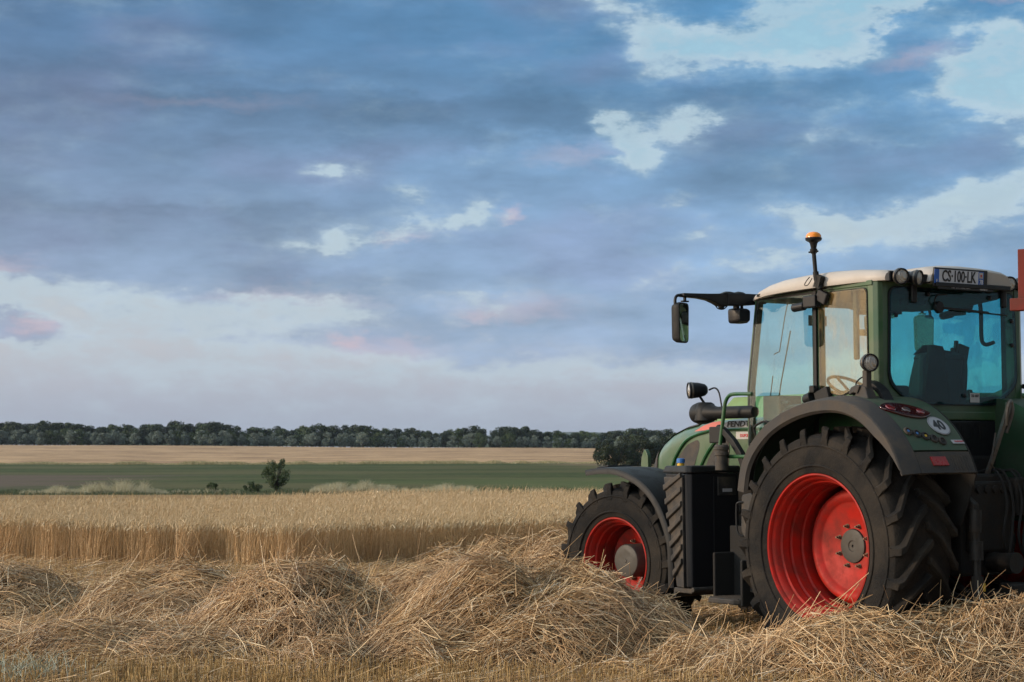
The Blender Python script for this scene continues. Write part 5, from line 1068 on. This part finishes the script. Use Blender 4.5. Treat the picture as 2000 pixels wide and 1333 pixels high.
# interior ---------------------------------------------------------------
m = MB(); R = []
for z, hw, x0, x1 in ((1.98, .22, .02, .16), (2.05, .245, .0, .16), (2.25, .235, -.03, .12), (2.40, .225, -.06, .08), (2.41, .235, -.075, .08), (2.44, .225, -.075, .06), (2.455, .18, -.06, .04)):
    R.append([(x0, -.14-hw*.8, z), (x0-.0, -.14, z), (x0, -.14+hw*.8, z), (x0+.03, -.14+hw, z), (x1, -.14+hw, z), (x1, -.14-hw, z), (x0+.03, -.14-hw, z)])
m.tube(smooth_path([(.0, -.37, 2.05), (-.02, -.375, 2.35), (-.01, -.33, 2.42), (-.01, -.14, 2.445), (-.01, .05, 2.42), (-.02, .095, 2.35), (.0, .09, 2.05)], 5), .035, 8); m.rings(R); seat = m.build('driver_seat', 'seat', TR, bevel=.02, seg=3, smooth=True, ang=50)
m = MB(); m.box((.28, -.14, 1.99), (.48, .50, .13)); m.box((.25, -.14, 1.84), (.38, .40, .18)); m.build('seat_cushion', 'seat', seat, bevel=.04, seg=3)
m = MB(); R = []
for z, a, b, xo in ((1.80, .23, -.12, -.12), (2.0, .20, -.10, -.13), (2.2, .17, -.08, -.13), (2.36, .14, -.05, -.13), (2.46, .10, -.07, -.11), (2.505, .05, -.10, -.06), (2.515, .04, -.12, .0), (2.44, .06, -.10, .09)):
    R.append([(xo, a, z), (xo-.015, (a+b)/2, z+.005), (xo, b, z), (xo+.03, b, z), (xo+.03, a, z)])
m.rings(R); m.build('jacket', 'jacket', seat, smooth=True, ang=70)
m = MB(); m.box((.30, -.46, 2.18), (.36, .11, .07)); m.box((.20, -.46, 2.08), (.12, .08, .2)); m.box((.42, -.50, 2.12), (.12, .08, .09), (0, 0, 10)); ar = m.build('armrest', 'black_clean', TR, bevel=.02)
m = MB(); m.tube([(.46, -.47, 2.20), (.50, -.47, 2.28)], .012, 8); m.tube([(.50, -.47, 2.27), (.51, -.47, 2.31)], .022, 10); m.build('joystick', 'black_clean', ar)
m = MB(); m.box((.15, .40, 1.98), (.5, .16, .4)); m.box((.2, -.62, 1.93), (.75, .18, .34)); m.box((.62, -.66, 2.06), (.14, .10, .22)); m.box((-.05, .62, 2.02), (.16, .10, .36)); m.build('side_console', 'inner', TR, bevel=.02)
m = MB(); m.tube([(1.22, -.06, 1.75), (1.02, -.06, 2.16)], .05, 10); m.box((1.20, -.06, 2.05), (.22, .34, .20), (0, 20, 0)); m.box((1.24, .0, 1.86), (.24, .80, .22)); m.box((1.25, .47, 1.98), (.20, .26, .30)); m.tube([(1.2, .55, 2.08), (1.05, .57, 2.06)], .02, 8); m.build('steering_column', 'black_clean', TR, bevel=.02)
m = MB(); N = 30; cc_ = Vector((.98, -.06, 2.20)); nx_ = Vector((-.50, 0, .86)); ax_ = Vector((0,1,0)); ay_ = nx_.cross(ax_)
m.tube([cc_+(ax_*math.cos(2*math.pi*k/N)+ay_*math.sin(2*math.pi*k/N))*.20 for k in range(N+1)], .014, 8, False)
for k in range(3): a = k*2.094+.5; m.tube([cc_-nx_*.03, cc_+(ax_*math.cos(a)+ay_*math.sin(a))*.20], .012, 6)
m.build('steering_wheel', 'black_clean', TR, smooth=True)
# monitor bracket on the right pillar
m = MB(); m.tube([(.35, -.40, 2.42), (.35, -.66, 2.46)], .012, 8); m.box((.35, -.39, 2.465), (.02, .022, .17), (8, 0, 0)); m.lathe([(0, .035), (.03, .035)], (.33, -.46, 2.46), 'x', 16); m.box((.34, -.665, 2.48), (.03, .028, .22), (8, 0, 0)); m.lathe([(0, .022), (.03, .022)], (.33, -.645, 2.51), 'x', 12); m.box((.35, -.745, 2.46), (.05, .12, .19), (14, 0, 0)); m.build('monitor_bracket', 'black_clean', TR, bevel=.004)
m = MB(); m.tube(smooth_path([(.0, -.60, 2.92), (.0, -.615, 2.80), (.0, -.615, 2.62), (.0, -.63, 2.555), (.0, -.68, 2.54), (.0, -.76, 2.56)], 5), .017, 8); m.build('pillar_handle', 'inner', TR, smooth=True)
m = MB(); m.box((.10, .70, 2.66), (.05, .03, .55)); m.box((.06, .64, 2.60), (.05, .11, .05)); m.box((-.10, -.79, 2.45), (.06, .05, .9)); m.build('inner_trim', 'inner', TR, bevel=.01)
m = MB(); m.rings([[(x, YC+w_, z) for w_, z in ((.72, 2.95), (.72, 2.962), (-.72, 2.962), (-.72, 2.95), (-.60, d), (.60, d))] for x, d in ((-.16, 2.90), (.2, 2.86), (.8, 2.86), (1.20, 2.92))]); m.box((.9, -.35, 2.86), (.22, .3, .05)); m.lathe([(0, .10), (.05, .12)], (.0, YC+.20, 2.83), 'z', 20); m.build('headliner', 'inner', TR)
m = MB(); m.box((1.18, .12, 2.78), (.02, .20, .09)); m.tube([(1.18, .12, 2.82), (1.18, .12, 2.90)], .008, 6); m.build('inner_mirror', 'black_clean', TR, bevel=.008)
m = MB(); m.tube([(1.0, .62, 2.90), (1.05, .61, 2.78), (1.13, .60, 2.50), (1.20, .60, 2.48)], .005, 6); m.tube([(1.28, .58, 2.1), (1.24, .58, 2.3)], .005, 6); m.build('sun_blind_rod', 'ink', TR)
# rear linkage ------------------------------------------------------------
m = MB(); m.box((-.45, 0, 1.15), (.4, .5, .55)); m.box((-.50, 0, 1.42), (.25, .42, .12)); m.box((-.55, -.28, 1.3), (.3, .12, .3)); m.box((-.48, .30, 1.32), (.24, .10, .25)); m.build('hitch_block', 'grease', TR, bevel=.02)
for s in (1, -1):
    m = MB(); m.rings([[(x, s*(y_-.03), z-.04), (x, s*(y_+.03), z-.04), (x, s*(y_+.03), z+.04), (x, s*(y_-.03), z+.04)] for x, y_, z in ((-.35, .36, 1.42), (-.65, .42, 1.38), (-.90, .45, 1.22))]); m.build('lift_arm', 'grease', TR, bevel=.012)
    m = MB(); m.tube([(-.90, s*.46, 1.22), (-.90, s*.47, 1.05)], .045, 12); m.tube([(-.90, s*.47, 1.06), (-.92, s*.48, .72)], .032, 10); m.tube([(-.91, s*.475, .98), (-.915, s*.477, .84)], .052, 12); m.tube([(-.92, s*.48, .72), (-.93, s*.49, .50)], .045, 10); m.box((-.93, s*.49, .47), (.07, .09, .14)); lr = m.build('lift_rod', 'grease', TR, smooth=True, ang=35)
    if s > 0: m = MB(); m.box((-.966, .455, .64), (.005, .022, .06)); m.build('yellow_tag', 'yellow', lr)
    m = MB(); m.rings([[(x, s*(y_-.025), z-.045), (x, s*(y_+.025), z-.045), (x, s*(y_+.025), z+.045), (x, s*(y_-.025), z+.045)] for x, y_, z in ((-.25, .34, .62), (-.80, .45, .50), (-1.20, .50, .42))]); m.lathe([(-.04, .07), (.04, .07)], (-1.24, s*.50, .42), 'y', 16); m.build('lower_link', 'grease', TR, bevel=.01)
    m = MB(); m.tube([(-.40, s*.20, .66), (-.95, s*.42, .46)], .024, 8); m.build('stabiliser', 'grease', TR, smooth=True)
m = MB(); m.rings([[(x, y_-.018, z), (x, y_+.018, z), (x-.03, y_+.018, z+.005), (x-.03, y_-.018, z+.005)] for x, y_, z in ((-.55, -.02, 1.44), (-.58, -.12, 1.70), (-.60, -.20, 1.92), (-.61, -.225, 2.0), (-.60, -.235, 2.04))]); m.tube(smooth_path([(-.62, -.20, 1.86), (-.64, -.19, 1.97), (-.64, -.22, 2.04), (-.62, -.26, 2.04), (-.62, -.27, 1.96), (-.60, -.22, 1.80)], 4), .017, 8); m.tube([(-.60, -.10, 1.80), (-.60, -.04, 1.56), (-.60, -.08, 1.52)], .006, 6); m.build('top_link', 'steel', TR, smooth=True, ang=30)
m = MB(); m.tube([(-.62, .0, .80), (-.86, .0, .80)], .075, 20); m.tube([(-.86, .0, .80), (-.88, .0, .80)], .082, 20); m.build('power_shaft_guard', 'grease', TR, smooth=True, ang=30)
for k in range(4):
    m = MB(); r = random.Random(k+3); y0 = -.28+.05*k+.13*r.random(); pts = [(-.45, y0, 1.45+.04*r.random()), (-.62, y0-.05, 1.50), (-.74, y0-.03, 1.32-.1*r.random()), (-.78, y0+.06, 1.05-.2*r.random()), (-.72, y0-.08, .85-.1*r.random()), (-.80, y0-.25, .80), (-.9, y0-.5, .9+.2*r.random())]
    m.tube(smooth_path(pts, 6), .011, 8); m.build('hydraulic_hose', 'under', TR, smooth=True)
for k in range(5):
    m = MB(); m.lathe([(0, .026), (-.05, .026), (-.055, .032), (-.07, .032)][::-1] if False else [(-.07, .030), (-.055, .032), (-.05, .024), (0, .024)], (-.60, -.20+k*.09, 1.36), 'x', 14); m.build('hydraulic_coupler', 'grease', TR, smooth=True, ang=30)
m = MB(); m.box((-.55, 0, .52), (.55, .30, .12)); m.box((-.85, 0, .55), (.14, .2, .2)); m.build('drawbar_hitch', 'grease', TR, bevel=.02)

# ------------------------------------------------------------------ red trailer, almost wholly outside the frame
RT = empty('red_trailer', (3.45, 12.6, 0), (0, 0, R_(-32))); tag(RT, 'faded red farm trailer at the right edge, only its front corner frame showing', 'trailer')
def bx_(name, c, d, mt_='brick', rot=None, bev=.006): m = MB(); m.box(c, d, rot); return m.build(name, mt_, RT, bevel=bev)
bx_('corner_board', (.07, 0, 2.88), (.09, .04, .34)); bx_('top_board', (1.0, .02, 2.93), (1.76, .03, .20))
bx_('cross_beam', (.95, 0, 2.67), (1.95, .10, .085)); bx_('cross_beam', (1.2, 0, 1.25), (1.3, .10, .12))
for x in (.62, 1.2, 1.80): bx_('upright', (x, .0, 1.95), (.06, .06, 1.38))
bx_('brace', (.36, -.02, 2.35), (.04, .05, .75), rot=(0, -36, 0))
for k in range(4): bx_('side_board', (1.25, .045, 1.45+.28*k), (1.2, .025, .22))
